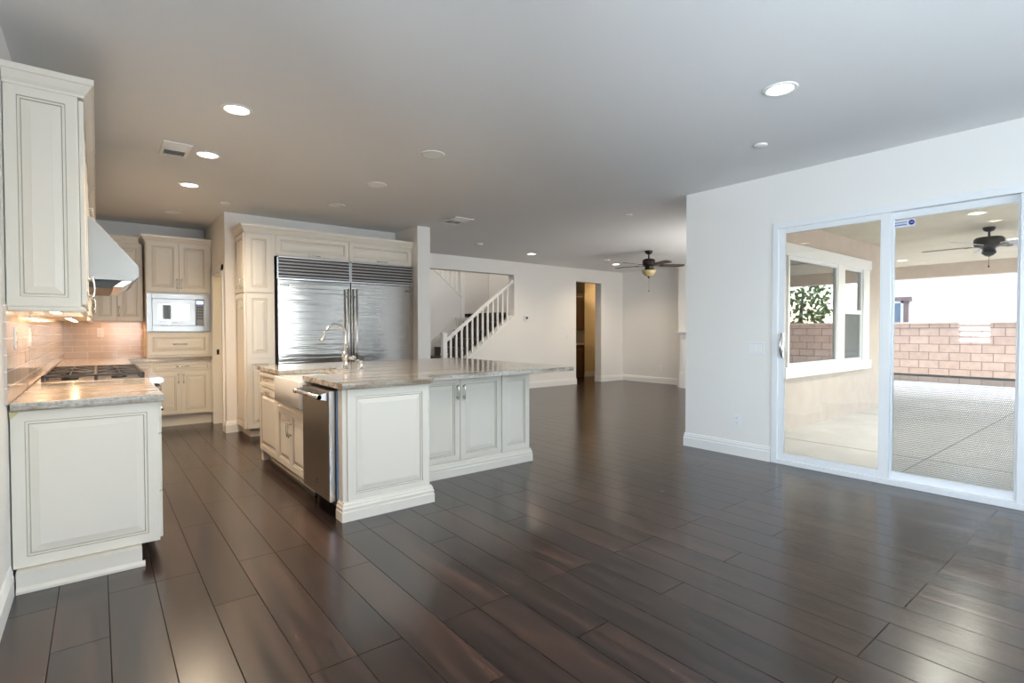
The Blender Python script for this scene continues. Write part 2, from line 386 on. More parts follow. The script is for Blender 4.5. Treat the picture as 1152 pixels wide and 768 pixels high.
# baseboards
BP = [(0, 0), (.016, 0), (.016, .095), (.012, .100), (.012, .112), (.014, .118), (.009, .128), (.009, .138), (.004, .146), (0, .146)]
def base(name, path): return st(G().sweep(BP, path), name, white)
base('baseboard_right', [(10.6, 3.32), (RW, 3.32), (RW, 2.385)])
base('baseboard_far', [(3.555, 6.62), (3.755, 6.62), (3.755, FY), (4.86, FY)])
base('baseboard_far_center', [(4.90, FY), (8.91, FY), (8.91, FY+.2)])
base('baseboard_far_end', [(9.79, FY+.2), (9.79, FY), (10.6, FY), (10.6, 6.86), (10.2, 6.86), (10.2, 6.78)])
base('baseboard_left', [(LW, BW), (LW, 3.435)])
base('baseboard_fridge', [(PX, 7.425), (PX, AY), (1.38, AY)])
base('baseboard_back', [(RW, -.33), (RW, BW), (LW, BW)])
# glazed tile backsplash
st(G().box(LW, LW+.010, 3.40, KY, .925, 1.40), 'trim_1', tile_l)
st(G().box(LW+.010, .503, KY-.010, KY, .925, 1.42), 'trim_2', tile_b)
# pantry door casing and jamb
g = G(); g.box(PX-.018, PX, 7.43, 7.50, 0, 2.11); g.box(PX-.018, PX, 8.17, 8.24, 0, 2.11); g.box(PX-.018, PX, 7.43, 8.24, 2.04, 2.11)
g.box(PX-.008, PX+.13, 7.50, 7.515, 0, 2.04); g.box(PX-.008, PX+.13, 8.155, 8.17, 0, 2.04); g.box(PX-.008, PX+.13, 7.515, 8.155, 2.025, 2.04)
cas = st(g, 'door_1', white)
G().box(PX+.03, PX+.06, 8.150, 8.156, .95, 1.02).o('strike_plate', bronze, cas)

# windows behind the viewpoint
def shutters(x0, x1, name, parent, axis='y', at=BW, z0=.8, z1=2.4):
    n = int((z1-z0)/.095)
    for k in range(n):
        z = z0+.06+k*(z1-z0-.1)/n; g = G()
        if axis == 'y': g.prism([(at-.035, z-.012), (at-.032, z-.006), (at+.035, z+.020), (at+.035, z+.012)], x0, x1, 'x')
        else: g.prism([(at-.035, z-.012), (at-.032, z-.006), (at+.035, z+.020), (at+.035, z+.012)], x0, x1, 'y')
        g.o('louver', white, parent)
for i, (a, b) in enumerate(((.3, 1.6), (1.7, 3.0), (3.1, 4.4))):
    g = G()
    for q in ((a, a+.06, .8, 2.4), (b-.06, b, .8, 2.4), (a, b, .8, .86), (a, b, 2.34, 2.4), ((a+b)/2-.02, (a+b)/2+.02, .8, 2.4)): g.box(q[0], q[1], BW-.13, BW-.07, q[2], q[3])
    w = st(g, 'window_%d' % (i+1), vinyl)
    G().box(a+.05, b-.05, BW-.105, BW-.10, .85, 2.35).o('pane', glass, w)
    shutters(a+.03, b-.03, 'l', w, 'y', BW-.03)
g = G()
for q in ((1.67, 1.72, 1.0, 2.1), (2.10, 2.15, 1.0, 2.1), (1.67, 2.15, 1.0, 1.05), (1.67, 2.15, 2.05, 2.1)): g.box(LW-.13, LW-.07, q[0], q[1], q[2], q[3])
w = st(g, 'window_4', vinyl); G().box(LW-.105, LW-.10, 1.70, 2.12, 1.04, 2.06).o('pane', glass, w)
g = G()
for q in ((-1.2, -1.15, .85, 2.15), (.45, .5, .85, 2.15), (-.375, -.325, .85, 2.15), (-1.2, .5, .85, .90), (-1.2, .5, 2.10, 2.15)): g.box(LW-.13, LW-.07, q[0], q[1], q[2], q[3])
w6 = st(g, 'window_6', vinyl); G().box(LW-.105, LW-.10, -1.16, .46, .89, 2.11).o('pane', glass, w6)  # unseen window, added only to let bluish fill onto the right wall
shutters(1.70, 2.12, 'l', w, 'x', LW-.03, 1.0, 2.1)

# ------------------------------------------------------------------ sliding glass door (three panels)
def rect_frame(g, x0, x1, y0, y1, z0, z1, wl, wr, wt, wb, bev=.003):
    g.box(x0, x1, y0, y0+wl, z0, z1, bev); g.box(x0, x1, y1-wr, y1, z0, z1, bev); g.box(x0, x1, y0+wl, y1-wr, z1-wt, z1, bev); g.box(x0, x1, y0+wl, y1-wr, z0, z0+wb, bev)
g = G(); rect_frame(g, RW-.012, 5.20, -.32, 2.38, 0, 2.285, .055, .055, .055, .045)
sd = st(g, 'door_2', vinyl)
g = G(); rect_frame(g, 5.085, 5.115, 1.43, 2.325, .045, 2.23, .075, .055, .05, .06)
sp = g.o('sliding_panel', vinyl, sd); G().box(5.098, 5.102, 1.49, 2.275, .10, 2.185).o('pane', glass, sp)
g = G(); rect_frame(g, 5.13, 5.165, .635, 1.475, .03, 2.24, .05, .055, .065, .075)
fp = g.o('fixed_panel', vinyl, sd); G().box(5.145, 5.149, .68, 1.43, .09, 2.18).o('pane', glass, fp)
g = G(); rect_frame(g, 5.085, 5.115, -.265, .665, .045, 2.23, .055, .06, .05, .06)
fp2 = g.o('end_panel', vinyl, sd); G().box(5.098, 5.102, -.22, .615, .10, 2.185).o('pane', glass, fp2)
g = G(); pts = [(5.085-.012-.045*math.sin(math.pi*i/12), 2.285, 1.02+.215*i/12) for i in range(13)]
g.tube(pts, .009, 8, [.013-.004*math.sin(math.pi*i/12) for i in range(13)]); g.box(5.068, 5.086, 2.268, 2.302, 1.01, 1.245, .005); g.box(5.055, 5.07, 2.278, 2.292, 1.09, 1.13, .003)
g.o('pull_handle', steel, sp)
# alarm sticker in the top corner of the fixed pane
s = T('alarm_sticker', 'small pale alarm sticker with round navy emblem in top corner of the sliding door glass', 'sticker', (5.142, 1.37, 2.12))
G().box(5.1425, 5.1445, 1.285, 1.425, 2.105, 2.165).o('backing', clearstick, s)
g = G(); g.lathe([(0, -.001), (.020, -.001), (.020, .0), (0, .0)], (5.142, 1.308, 2.137), 'x', 24); g.o('round_emblem', navy, s)
g = G(); g.box(5.1402, 5.1408, 1.298, 1.318, 2.134, 2.140); g.o('emblem_bar', clearstick, s)
g = G()
for r, (z, h) in enumerate(((2.141, .007), (2.120, .010))):
    for k in range(9 if r == 0 else 7):
        y = 1.42-k*(.0092 if r == 0 else .0118)
        g.box(5.1415, 5.1425, y-.0062-(.002 if r else 0), y, z, z+h); 
g.o('lettering', navy, s)

# wall plates
def plate(name, label, cat, c, N, w=.072, h=.115, kind='outlet', group=None):
    c, N = V(c), V(N); U = V((-N.y, N.x, 0)); t = T(name, label, cat, c, group)
    def bx(g, u0, u1, z0, z1, d0, d1, bev=0):
        p = [c+U*u0+N*d0+V((0, 0, z0)), c+U*u1+N*d1+V((0, 0, z1))]
        g.box(p[0].x, p[1].x, p[0].y, p[1].y, p[0].z, p[1].z, bev); return g
    bx(G(), -w/2, w/2, -h/2, h/2, 0, .006, .002).o('cover_plate', vinyl, t)
    if kind == 'outlet':
        for z in (-.024, .024):
            so = bx(G(), -.017, .017, z-.016, z+.016, .0055, .0085, .001).o('socket', white, t)
            g = G(); bx(g, -.008, -.005, z-.002, z+.008, .0086, .0092); bx(g, .005, .008, z-.002, z+.008, .0086, .0092); bx(g, -.002, .002, z-.011, z-.007, .0086, .0092); g.o('slot', dark, so)
    else:
        n = kind
        for k in range(n):
            u = (k-(n-1)/2)*.046; bx(G(), u-.0165, u+.0165, -.033, .033, .0055, .0095, .0015).o('rocker_switch', white, t)
    return t
plate('wall_switch', 'white triple switch plate on the wall left of the sliding door', 'light switch', (RW, 2.54, 1.095), NX, .17, .118, 3)
plate('electrical_outlet', 'white outlet low on the wall left of the sliding door', 'outlet', (RW, 2.725, .357), NX)
plate('electrical_outlet', 'outlet low on the beige end wall of the living room', 'outlet', (10.6, 7.62, .36), NX)
plate('wall_switch', 'wide switch plate on the far wall left of the hallway doorway', 'light switch', (8.69, FY, 1.12), NY, .19, .118, 3)
plate('electrical_outlet', 'outlet in the tiled wall under the back upper cabinets', 'outlet', (.032, KY-.010, 1.255), NY)
plate('electrical_outlet', 'outlet in the side wall tile just above the near counter', 'outlet', (LW+.010, 3.72, 1.235), X)
plate('wall_switch', 'switch in the side wall tile next to the near counter outlet', 'light switch', (LW+.010, 4.45, 1.235), X, .118, .118, 2)
th = T('thermostat', 'small white square thermostat on the far wall right of the stairs', 'thermostat', (7.365, FY, 1.54))
G().box(7.295, 7.435, FY-.022, FY, 1.485, 1.60, .005).o('housing', vinyl, th)
G().box(7.335, 7.395, FY-.025, FY-.021, 1.525, 1.575).o('screen', badge, th)

# ------------------------------------------------------------------ kitchen, left run
ub = T('upper_cabinet', 'cream upper cabinet with raised end panel, nearest on the left wall', 'cabinet', (LW, 3.5, 1.40), 'cream upper cabinets on the side wall')
G().box(LW+.002, -.062, 3.515, 4.66, 1.40, 2.47).o('body', paint, ub)
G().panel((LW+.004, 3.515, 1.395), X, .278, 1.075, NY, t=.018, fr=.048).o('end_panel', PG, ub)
CR = [(0, 0), (.008, 0), (.010, .012), (.022, .026), (.036, .048), (.040, .056), (.048, .060), (.050, .088), (0, .088)]
def crown(parent, path, z): G().sweep([(a, z+b) for a, b in CR], path).o('crown_molding', PG[0], parent)
crown(ub, [(LW+.004, 3.497), (-.045, 3.497), (-.045, 4.66)], 2.467)
RL = [(0, 0), (.004, -.004), (.012, -.008), (.012, -.022), (.006, -.032), (-.012, -.032), (-.012, 0)]
G().sweep([(a, 1.398+b*.9) for a, b in RL], [(LW+.01, 3.506), (-.056, 3.506), (-.056, 4.66)]).o('light_rail', paint, ub)
for k, (a, b) in enumerate(((3.52, 4.085), (4.09, 4.655))):
    door(ub, 'door', (-.060, b, 1.41), NY, b-a, 1.05, X, (-.040, b-.035 if k == 0 else a+.035, 1.535), Z)
hc = T('hood_cabinet', 'short cream cabinet above the range hood', 'cabinet', (LW, 4.68, 2.06), 'cream upper cabinets on the side wall')
G().box(LW+.002, -.062, 4.68, 5.88, 2.075, 2.47).o('body', paint, hc)
crown(hc, [(-.045, 4.68), (-.045, 5.88)], 2.467)
for k, (a, b) in enumerate(((4.69, 5.275), (5.285, 5.87))): door(hc, 'door', (-.060, b, 2.08), NY, b-a, .38, X, (-.040, b-.035 if k == 0 else a+.035, 2.17), Z)
uf = T('upper_cabinet', 'cream upper cabinet on the side wall beyond the range hood', 'cabinet', (LW, 5.9, 1.40), 'cream upper cabinets on the side wall')
G().box(LW+.002, -.062, 5.90, 8.44, 1.40, 2.47).o('body', paint, uf)
crown(uf, [(-.045, 5.90), (-.045, 8.44)], 2.467)
G().sweep([(a, 1.398+b) for a, b in RL], [(-.056, 5.90), (-.056, 8.44)]).o('light_rail', paint, uf)
for k in range(4):
    a = 5.91+k*.632; b = a+.622; door(uf, 'door', (-.060, b, 1.41), NY, b-a, 1.05, X, (-.040, b-.035 if k % 2 == 0 else a+.035, 1.535), Z)
bu = T('upper_cabinet', 'cream upper cabinet on the back wall, left of the microwave tower', 'cabinet', (.2, 8.52, 1.40))
G().box(LW+.002, .485, 8.52, KY-.012, 1.405, 2.43).o('body', paint, bu)
crown(bu, [(-.06, 8.502), (.44, 8.502)], 2.425)
for k, (a, b) in enumerate(((-.035, .205), (.211, .478))): door(bu, 'door', (a, 8.52, 1.41), X, b-a, 1.01, NY, (.228, 8.50, 1.53) if k else None, Z)
# under cabinet lamps
def strip(y0, y1, x, name, label, e):
    t = T(name, label, 'lamp', (x, (y0+y1)/2, 1.39))
    G().box(x-.03, x+.03, y0, y1, 1.388, 1.400).o('housing', white, t)
    G().box(x-.02, x+.02, y0+.02, y1-.02, 1.3865, 1.388).o('lens', ucl, t)
    light('AREA', 'lamp_light', (x, (y0+y1)/2, 1.382), e, (1, .52, .27), (-.1, 0, -1), t, shape='RECTANGLE', size=.04, size_y=(y1-y0))
ucl = emis('undercabinet_lens', (1, .62, .35), 6)
strip(3.62, 4.55, -.20, 'undercabinet_light', 'warm light strip under the nearest upper cabinet', .5)
strip(6.05, 8.3, -.20, 'undercabinet_light', 'warm light strip under the upper cabinets beyond the hood', 1.1)
t = T('undercabinet_light', 'warm light strip under the back wall upper cabinet', 'lamp', (.2, 8.68, 1.40))
G().box(-.05, .45, 8.65, 8.71, 1.393, 1.405).o('housing', white, t)
light('AREA', 'lamp_light', (.2, 8.68, 1.385), .4, (1, .52, .27), (0, .1, -1), t, shape='RECTANGLE', size=.5, size_y=.04)

# range hood
g = G(); g.prism([(LW+.002, 2.07), (-.02, 2.07), (.246, 1.744), (.246, 1.669), (.216, 1.637), (LW+.002, 1.637)], 4.70, 5.86, 'y', .002)
rh = T('range_hood', 'sloped stainless steel range hood on the left wall', 'range hood', (LW, 4.70, 1.57)); g.o('canopy', hood_steel, rh)
g = G(); g.prism([(LW+.002, 1.637), (.150, 1.637), (.085, 1.582), (LW+.002, 1.582)], 4.74, 5.82, 'y'); g.o('filter_housing', rubber, rh)
g = G(); g.prism([(.150, 1.637), (.206, 1.637), (.150, 1.592), (.098, 1.592)], 4.72, 5.84, 'y'); g.o('front_lip', steel, rh)
for y in (5.0, 5.56): light('AREA', 'hood_light', (-.02, y, 1.575), 1.4, (1, .66, .42), (0, 0, -1), rh, size=.08)

# base cabinet with end panel
bc = T('base_cabinet', 'cream base cabinet with raised end panel, nearest on the left wall', 'cabinet', (LW, 3.5, 0))
G().box(LW+.004, .255, 3.515, 4.66, .10, .884).o('body', paint, bc)
G().panel((LW+.006, 3.515, .104), X, .600, .776, NY, t=.018, fr=.052).o('end_panel', PG, bc)
g = G(); g.box(LW+.02, .175, 3.45, 4.66, 0, .10); g.prism([(3.45, 0), (3.436, 0), (3.436, .012), (3.45, .028)], LW+.02, .188, 'x'); g.o('toe_kick', paint, bc)
for z0, z1 in ((.70, .876), (.378, .692), (.112, .370)):
    d = G().panel((.257, 4.65, z0), NY, 1.12, z1-z0, X, t=.020).o('drawer', PG, bc); pull(d, (.277, 4.09, (z0+z1)/2), Y, X)
def slab(name, label, poly, loc, z0=.885, z1=.925, group=None):
    o = G().prism(poly, z0, z1, 'z', .004).o(name, granite, None, loc); return tag(o, label, 'countertop', group)
slab('countertop', 'veined stone countertop on the nearest left base cabinet', [(LW+.011, 3.455), (.285, 3.455), (.285, 4.672), (LW+.011, 4.672)], (0, 4.0, .885))
slab('countertop', 'L-shaped stone countertop in the back corner behind the range', [(LW+.011, 5.912), (.285, 5.912), (.285, 8.215), (1.25, 8.215), (1.25, KY-.011), (LW+.011, KY-.011)], (0, 8.4, .885))
tp = G().prism([(-.343, .882), (-.305, .874), (-.322, .858), (-.338, .835)], 3.4935, 3.4965, 'y').o('masking_tape_scrap', tapem, None, (-.33, 3.495, .86)); tag(tp, 'scrap of yellowish masking tape on the top left corner of the near end panel', 'tape')

# range
rg = T('gas_range', 'stainless steel gas range with black cast iron grates', 'range', (0, 4.69, 0))
g = G(); g.box(LW+.015, .29, 4.685, 5.895, .10, .885); g.o('body', steel, rg)
for y in (4.75, 5.83):
    for x in (-.25, .22): G().lathe([(.02, 0), (.02, .1)], (x, y, 0), seg=12).o('leg', rubber, rg)
g = G(); g.box(LW+.015, .30, 4.685, 5.895, .885, .928, .003); g.prism([(.295, .886), (.372, .886), (.384, .897), (.384, .918), (.374, .928), (.295, .928)], 4.66, 5.895, 'y'); g.o('cooktop', steel, rg)
g = G(); g.prism([(.29, .79), (.345, .80), (.325, .885), (.29, .885)], 4.69, 5.89, 'y'); g.o('control_panel', steel, rg)
for k in range(7):
    y = 4.76+k*.178; g = G(); g.lathe([(.026, 0), (.026, .012), (.020, .014), (.018, .040), (.012, .043), (0, .043)], (.335, y, .842), 'x', 20); kn = g.o('knob', chrome if k == 0 else rubber, rg)
g = G(); g.box(.29, .315, 4.70, 5.48, .16, .77, .004); od = g.o('oven_door', steel, rg)
g = G(); g.tube([(.372, 4.74, .69), (.372, 5.44, .69)], .013, 14); [g.tube([(.315, y, .69), (.372, y, .69)], .010, 10) for y in (4.80, 5.38)]
[g.lathe([(.0, -.006), (.019, -.004), (.020, .0), (.019, .012), (.0, .014)], (.372, y, .69), 'y', 16) for y in (4.735, 5.435)]; g.o('handle', chrome, od)
g = G(); g.box(.29, .315, 5.49, 5.88, .16, .77, .004); od = g.o('oven_door', steel, rg)
for gi in range(3):
    y0 = 4.70+gi*.40; y1 = y0+.385; x0, x1 = -.30, .27; zt, b = .972, .008; g = G()
    for y in (y0, y1-.016): g.box(x0, x1, y, y+.016, zt-.016, zt, .003)
    for x in (x0, x1-.016): g.box(x, x+.016, y0, y1, zt-.016, zt, .003)
    for x in (x0, -.02, x1-.02):
        for y in (y0, y1-.018): g.box(x, x+.02, y, y+.018, .929, zt-.01, .003)
    g.box(-.02, -.002, y0, y1, zt-.014, zt, .003)
    for cx in (-.155, .125):
        cy = (y0+y1)/2
        for k in range(8):
            a = k*math.pi/4; d = V((math.cos(a), math.sin(a), 0)); e = .19 if k % 2 else .125; e = min(e, (.19 if abs(d.y) > .5 else 9)/max(abs(d.y), .01), (.135)/max(abs(d.x), .01))
            p, q = V((cx, cy, zt-.006))+d*.035, V((cx, cy, zt-.006))+d*e; g.tube([p, q], .006, 6)
    g.o('grate', iron, rg)
    for cx in (-.155, .125): G().lathe([(.05, .929), (.048, .94), (.03, .945), (.03, .952), (0, .953)], (cx, (y0+y1)/2, 0), seg=20).o('burner', iron, rg)

# back base cabinets
bb = T('base_cabinet', 'cream base cabinet with drawer and two doors below the microwave tower', 'cabinet', (.9, 8.25, 0))
g = G(); g.box(.29, 1.245, 8.27, KY-.012, .145, .884); g.box(.29, 1.24, 8.33, KY-.012, 0, .145); g.o('body', paint, bb)
d = G().panel((.569, 8.27, .745), X, .645, .105, NY, fr=.03).o('drawer', PG, bb); pull(d, (.89, 8.25, .80), X, NY, .15)
d = G().panel((.315, 8.27, .745), X, .245, .105, NY, fr=.03).o('drawer', PG, bb)
door(bb, 'door', (.569, 8.27, .16), X, .300, .570, NY, (.842, 8.25, .64), Z)
door(bb, 'door', (.874, 8.27, .16), X, .340, .570, NY, (.902, 8.25, .64), Z)
door(bb, 'door', (.315, 8.27, .16), X, .245, .570, NY)
G().box(.29, 1.24, 8.325, 8.33, 0, .14).o('toe_kick', paint, bb)
bl = T('base_cabinet', 'cream base cabinet on the side wall beyond the range', 'cabinet', (0, 7.0, 0))
G().box(LW+.004, .255, 5.91, KY-.012, .10, .884).o('body', paint, bl)
for k in range(3):
    a = 5.93+k*.76; d = G().panel((.257, a+.75, .70), NY, .75, .176, X).o('drawer', PG, bl); pull(d, (.277, a+.375, .79), Y, X)
    door(bl, 'door', (.257, a+.75, .112), NY, .75, .578, X, (.277, a+.70, .6), Z)
# microwave tower
mt = T('microwave_cabinet', 'tall cream cabinet tower holding the built-in microwave', 'cabinet', (.88, 8.25, .925))
g = G(); g.box(.503, .520, 8.27, KY-.012, .926, 2.45); g.box(1.222, 1.25, 8.27, KY-.012, .926, 2.45); g.box(.520, 1.222, 8.27, KY-.012, .926, 1.265); g.box(.520, 1.222, 8.27, KY-.012, 1.77, 2.45); g.box(.520, 1.222, KY-.05, KY-.012, 1.265, 1.77)
g.o('body', paint, mt)
door(mt, 'door', (.514, 8.27, 1.795), X, .350, .645, NY, (.842, 8.25, 1.90), Z)
door(mt, 'door', (.868, 8.27, 1.795), X, .350, .645, NY, (.892, 8.25, 1.90), Z)
d = G().panel((.512, 8.27, .955), X, .700, .290, NY).o('drawer', PG, mt); pull(d, (.868, 8.25, 1.10), X, NY, .16)
crown(mt, [(.503, KY-.02), (.503, 8.252), (1.25, 8.252)], 2.435)
mw_ = T('microwave_oven', 'built-in stainless steel microwave in the cabinet tower', 'microwave', (.86, 8.25, 1.27))
g = G(); g.box(.523, 1.219, 8.27, 8.70, 1.27, 1.765); g.o('body', rubber, mw_)
g = G(); rect = [(.503, .562, 1.268, 1.768), (1.150, 1.222, 1.268, 1.768), (.562, 1.150, 1.268, 1.345), (.562, 1.150, 1.700, 1.768)]
for a in rect: g.box(a[0], a[1], 8.245, 8.269, a[2], a[3], .002)
g.o('trim_kit', mw_steel, mw_)
g = G(); g.box(.564, 1.050, 8.238, 8.268, 1.347, 1.698, .003); md = g.o('door', mw_steel, mw_)
G().box(.634, .982, 8.234, 8.240, 1.418, 1.630, .002).o('door_bezel', chrome, md)
G().box(.642, .974, 8.230, 8.2345, 1.426, 1.622, .002).o('door_window', mat('dark_door_glass', (.10, .10, .10), .03, 0, Specular_IOR_Level=1.0, Coat_Weight=1.0), md)
G().box(.77, .86, 8.2365, 8.238, 1.378, 1.392).o('badge', vinyl, md)
g = G(); g.box(1.054, 1.148, 8.238, 8.268, 1.347, 1.698, .002); cp = g.o('control_panel', mat('grey_keypad', (.22, .22, .23), .3), mw_)
G().box(1.062, 1.140, 8.236, 8.2385, 1.640, 1.680).o('display', lcd, cp)
for r in range(5):
    for c in range(3): G().box(1.066+c*.026, 1.084+c*.026, 8.2365, 8.2385, 1.43+r*.038, 1.455+r*.038).o('button', badge, cp)

# ------------------------------------------------------------------ pantry cabinet and refrigerators
pc = T('pantry_cabinet', 'tall cream pantry cabinet left of the refrigerators', 'cabinet', (1.53, 6.80, 0))
F = 6.80
G().box(1.385, 1.700, F+.018, AY-.002, .10, 2.45).o('body', paint, pc)
G().box(1.425, 1.700, F+.06, AY-.002, 0, .10).o('toe_kick', paint, pc)
G().panel((1.385, F+.018, 1.735), X, .290, .70, NY, t=.018, fr=.058).o('end_panel', PG, pc)
G().panel((1.385, F+.018, .945), X, .290, .775, NY, t=.018, fr=.058).o('end_panel', PG, pc)
G().panel((1.385, F+.018, .105), X, .290, .835, NY, t=.018, fr=.058).o('end_panel', PG, pc)
G().box(1.675, 1.700, F+.002, F+.018, .105, 2.45).o('stile', paint, pc)
door(pc, 'door', (1.383, AY-.015, 1.735), NY, .475, .70, NX, (1.363, F+.075, 1.84), Z)
door(pc, 'door', (1.383, AY-.015, .105), NY, .475, 1.615, NX, (1.363, F+.075, 1.60), Z)
crown(pc, [(1.372, AY-.003), (1.372, F-.002), (3.553, F-.002)], 2.450)
for i, (a, b) in enumerate(((1.722, 2.628), (2.638, 3.550))):
    fc = T('over_fridge_cabinet', 'cream flap cabinet above the %s refrigerator' % ('left' if i == 0 else 'right'), 'cabinet', ((a+b)/2, F, 2.2), 'flap cabinets over the refrigerators')
    G().box(1.701 if i == 0 else 2.633, 2.632 if i == 0 else 3.552, F+.018, AY-.002, 2.192, 2.45).o('body', paint, fc)
    d = G().panel((a, F+.018, 2.20), X, b-a, .245, NY, fr=.05).o('door', PG, fc); pull(d, ((a+b)/2, F-.002, 2.222), X, NY, .155, out=.028)
def fridge(a, b, left):
    side = 'left' if left else 'right'
    t = T('refrigerator', 'built-in stainless steel refrigerator, %s one of the pair' % side, 'refrigerator', ((a+b)/2, 6.76, 0), 'pair of built-in refrigerators')
    G().box(a, b, 6.80, AY-.004, .0, 2.188).o('body', rubber, t)
    g = G(); f0 = 6.755
    g.box(a, a+.014, f0, 6.80, 1.905, 2.185); g.box(b-.014, b, f0, 6.80, 1.905, 2.185); g.box(a, b, f0, 6.80, 2.172, 2.186); g.box(a+.012, b-.012, f0-.004, 6.80, 1.905, 1.925)
    gr = g.o('grille', steel, t)
    for k in range(6):
        z = 1.938+k*.0395; G().prism([(f0, z), (f0+.006, z-.004), (f0+.030, z+.022), (f0+.024, z+.027), (f0+.002, z+.020)], a+.014, b-.014, 'x').o('grille_slat', steel, gr)
    d = G().box(a+.004, b-.004, 6.752, 6.799, .12, 1.898, .004).o('door', fridge_steel, t)
    hx = b-.055 if left else a+.055
    g = G(); g.tube([(hx, 6.690, .50), (hx, 6.690, 1.82)], .0135, 14); [g.tube([(hx, 6.752, z), (hx, 6.690, z)], .010, 10) for z in (.60, 1.72)]; g.o('handle', steel, d)
    bx = (a+.035, a+.135) if left else (b-.125, b-.04)
    bd = G().box(bx[0], bx[1], 6.749, 6.752, 1.822, 1.842).o('badge', badge, d)
    g = G(); n = 7
    for k in range(n):
        w = (bx[1]-bx[0]-.012)/n; x = bx[0]+.006+k*w; g.box(x, x+w*.62, 6.7482, 6.749, 1.828, 1.836)
    g.o('lettering', steel, bd)
    G().box(a+.01, b-.01, 6.80-.02, 6.80, 0, .115).o('kick_plate', rubber, t)
fridge(1.722, 2.632, True); fridge(2.638, 3.552, False)

# ------------------------------------------------------------------ island
ic = T('dishwasher_end_cabinet', 'white end block of the island with one large raised panel beside the dishwasher', 'cabinet', (1.6, 3.4, 0))
g = G(); g.box(1.272, 1.300, 3.425, 3.505, 0, .884); g.box(1.300, 1.93, 3.425, 3.47, 0, .884); g.box(1.90, 1.93, 3.47, 3.86, 0, .884); g.o('body', paint, ic)
G().panel((1.300, 3.425, .118), X, .615, .762, NY, t=.018, fr=.052).o('end_panel', PG, ic)
IB = [(0, 0), (.020, 0), (.020, .062), (.016, .068), (.016, .080), (.018, .086), (.012, .098), (.010, .112), (.004, .120), (.004, .126), (0, .128)]
G().sweep(IB, [(1.272, 3.505), (1.272, 3.405), (1.93, 3.405), (1.93, 3.86)]).o('base_molding', PG[0], ic)
sc = T('seating_side_cabinet', 'white island cabinet with two doors and a narrow panel, set back under the overhang', 'cabinet', (2.6, 3.86, 0))
g = G(); g.box(1.933, 3.30, 3.90, 5.60, 0, .884); g.o('body', paint, sc)
a, b = 1.945, 2.505
door(sc, 'door', (1.945, 3.90, .130), X, .548, .735, NY, (2.462, 3.88, .735), Z)
door(sc, 'door', (2.498, 3.90, .130), X, .452, .735, NY, (2.530, 3.88, .735), Z)
G().panel((2.960, 3.90, .130), X, .335, .735, NY, fr=.055).o('side_panel', PG, sc)
G().box(1.932, 3.30, 3.884, 3.90, .866, .884).o('top_rail', paint, sc)
G().sweep(IB, [(1.932, 3.882), (3.302, 3.882), (3.302, 5.60)]).o('base_molding', PG[0], sc)
# dishwasher
dw = T('dishwasher', 'stainless steel dishwasher with bar handle at the island corner', 'dishwasher', (1.24, 3.83, 0))
G().box(1.285, 1.86, 3.522, 4.108, .10, .868).o('body', rubber, dw)
d = G().box(1.222, 1.262, 3.540, 4.112, .105, .862, .003).o('door', dw_steel, dw)
G().box(1.223, 1.262, 3.534, 3.540, .105, .862).o('door_edge', steel, dw)['label'] = 'bright steel door edge'
G().box(1.264, 1.284, 3.515, 3.521, .12, .864).o('protective_film', film, dw)['label'] = 'blue protective film strip'
g = G(); g.tube([(1.165, 3.60, .822), (1.165, 4.085, .822)], .0145, 16); g.lathe([(0, 0), (.018, 0), (.018, .03), (.0145, .04)], (1.165, 3.565, .822), 'y', 16); g.lathe([(.0145, -.04), (.018, -.03), (.018, 0), (0, 0)], (1.165, 4.105, .822), 'y', 16)
for y in (3.575, 4.095): g.prism([(1.152, .806), (1.172, .804), (1.222, .792), (1.222, .850), (1.172, .840), (1.152, .836)], y-.010, y+.010, 'y', .003)
g.o('handle', steel, d)
bd = G().box(1.2185, 1.222, 3.765, 3.815, .185, .222, .001).o('badge', badge, d); g = G()
for k in range(4): g.box(1.2178, 1.2186, 3.770+k*.0105, 3.777+k*.0105, .198, .207)
g.o('lettering', steel, bd)
G().box(1.34, 1.36, 3.525, 4.11, 0, .10).o('toe_panel', rubber, dw)
for y in (3.545, 4.085): G().lathe([(.014, 0), (.014, .012), (.006, .014), (.006, .10)], (1.305, y, 0), seg=12).o('leg', rubber, dw)
# sink cabinet
sk = T('sink_base_cabinet', 'cream island cabinet with two doors below the farmhouse sink', 'cabinet', (1.27, 4.5, 0))
g = G(); g.box(1.272, 1.93, 4.125, 4.955, .10, .655); g.box(1.272, 1.93, 4.125, 4.135, .655, .884); g.box(1.75, 1.93, 4.135, 4.955, .655, .884); g.box(1.34, 1.93, 4.125, 4.955, 0, .10); g.o('body', paint, sk)
door(sk, 'door', (1.270, 4.945, .108), NY, .405, .505, NX, (1.250, 4.560, .455), Z)
door(sk, 'door', (1.270, 4.535, .108), NY, .405, .505, NX, (1.250, 4.515, .455), Z)
G().box(1.325, 1.34, 4.13, 4.95, 0, .03).o('toe_molding', paint, sk)
dc = T('drawer_cabinet', 'narrow cream island cabinet with drawer, door and turned foot at the far corner', 'cabinet', (1.27, 5.2, 0))
g = G(); g.box(1.272, 1.93, 4.958, 5.60, .10, .884); g.box(1.34, 1.93, 4.958, 5.60, 0, .10); g.o('body', paint, dc)
d = G().panel((1.270, 5.59, .735), NY, .625, .140, NX, fr=.035).o('drawer', PG, dc); pull(d, (1.250, 5.28, .805), Y, NX, .13)
door(dc, 'door', (1.270, 5.59, .108), NY, .625, .615, NX, (1.250, 5.28, .690), Y)
G().box(1.325, 1.34, 4.96, 5.49, 0, .03).o('toe_molding', paint, dc)
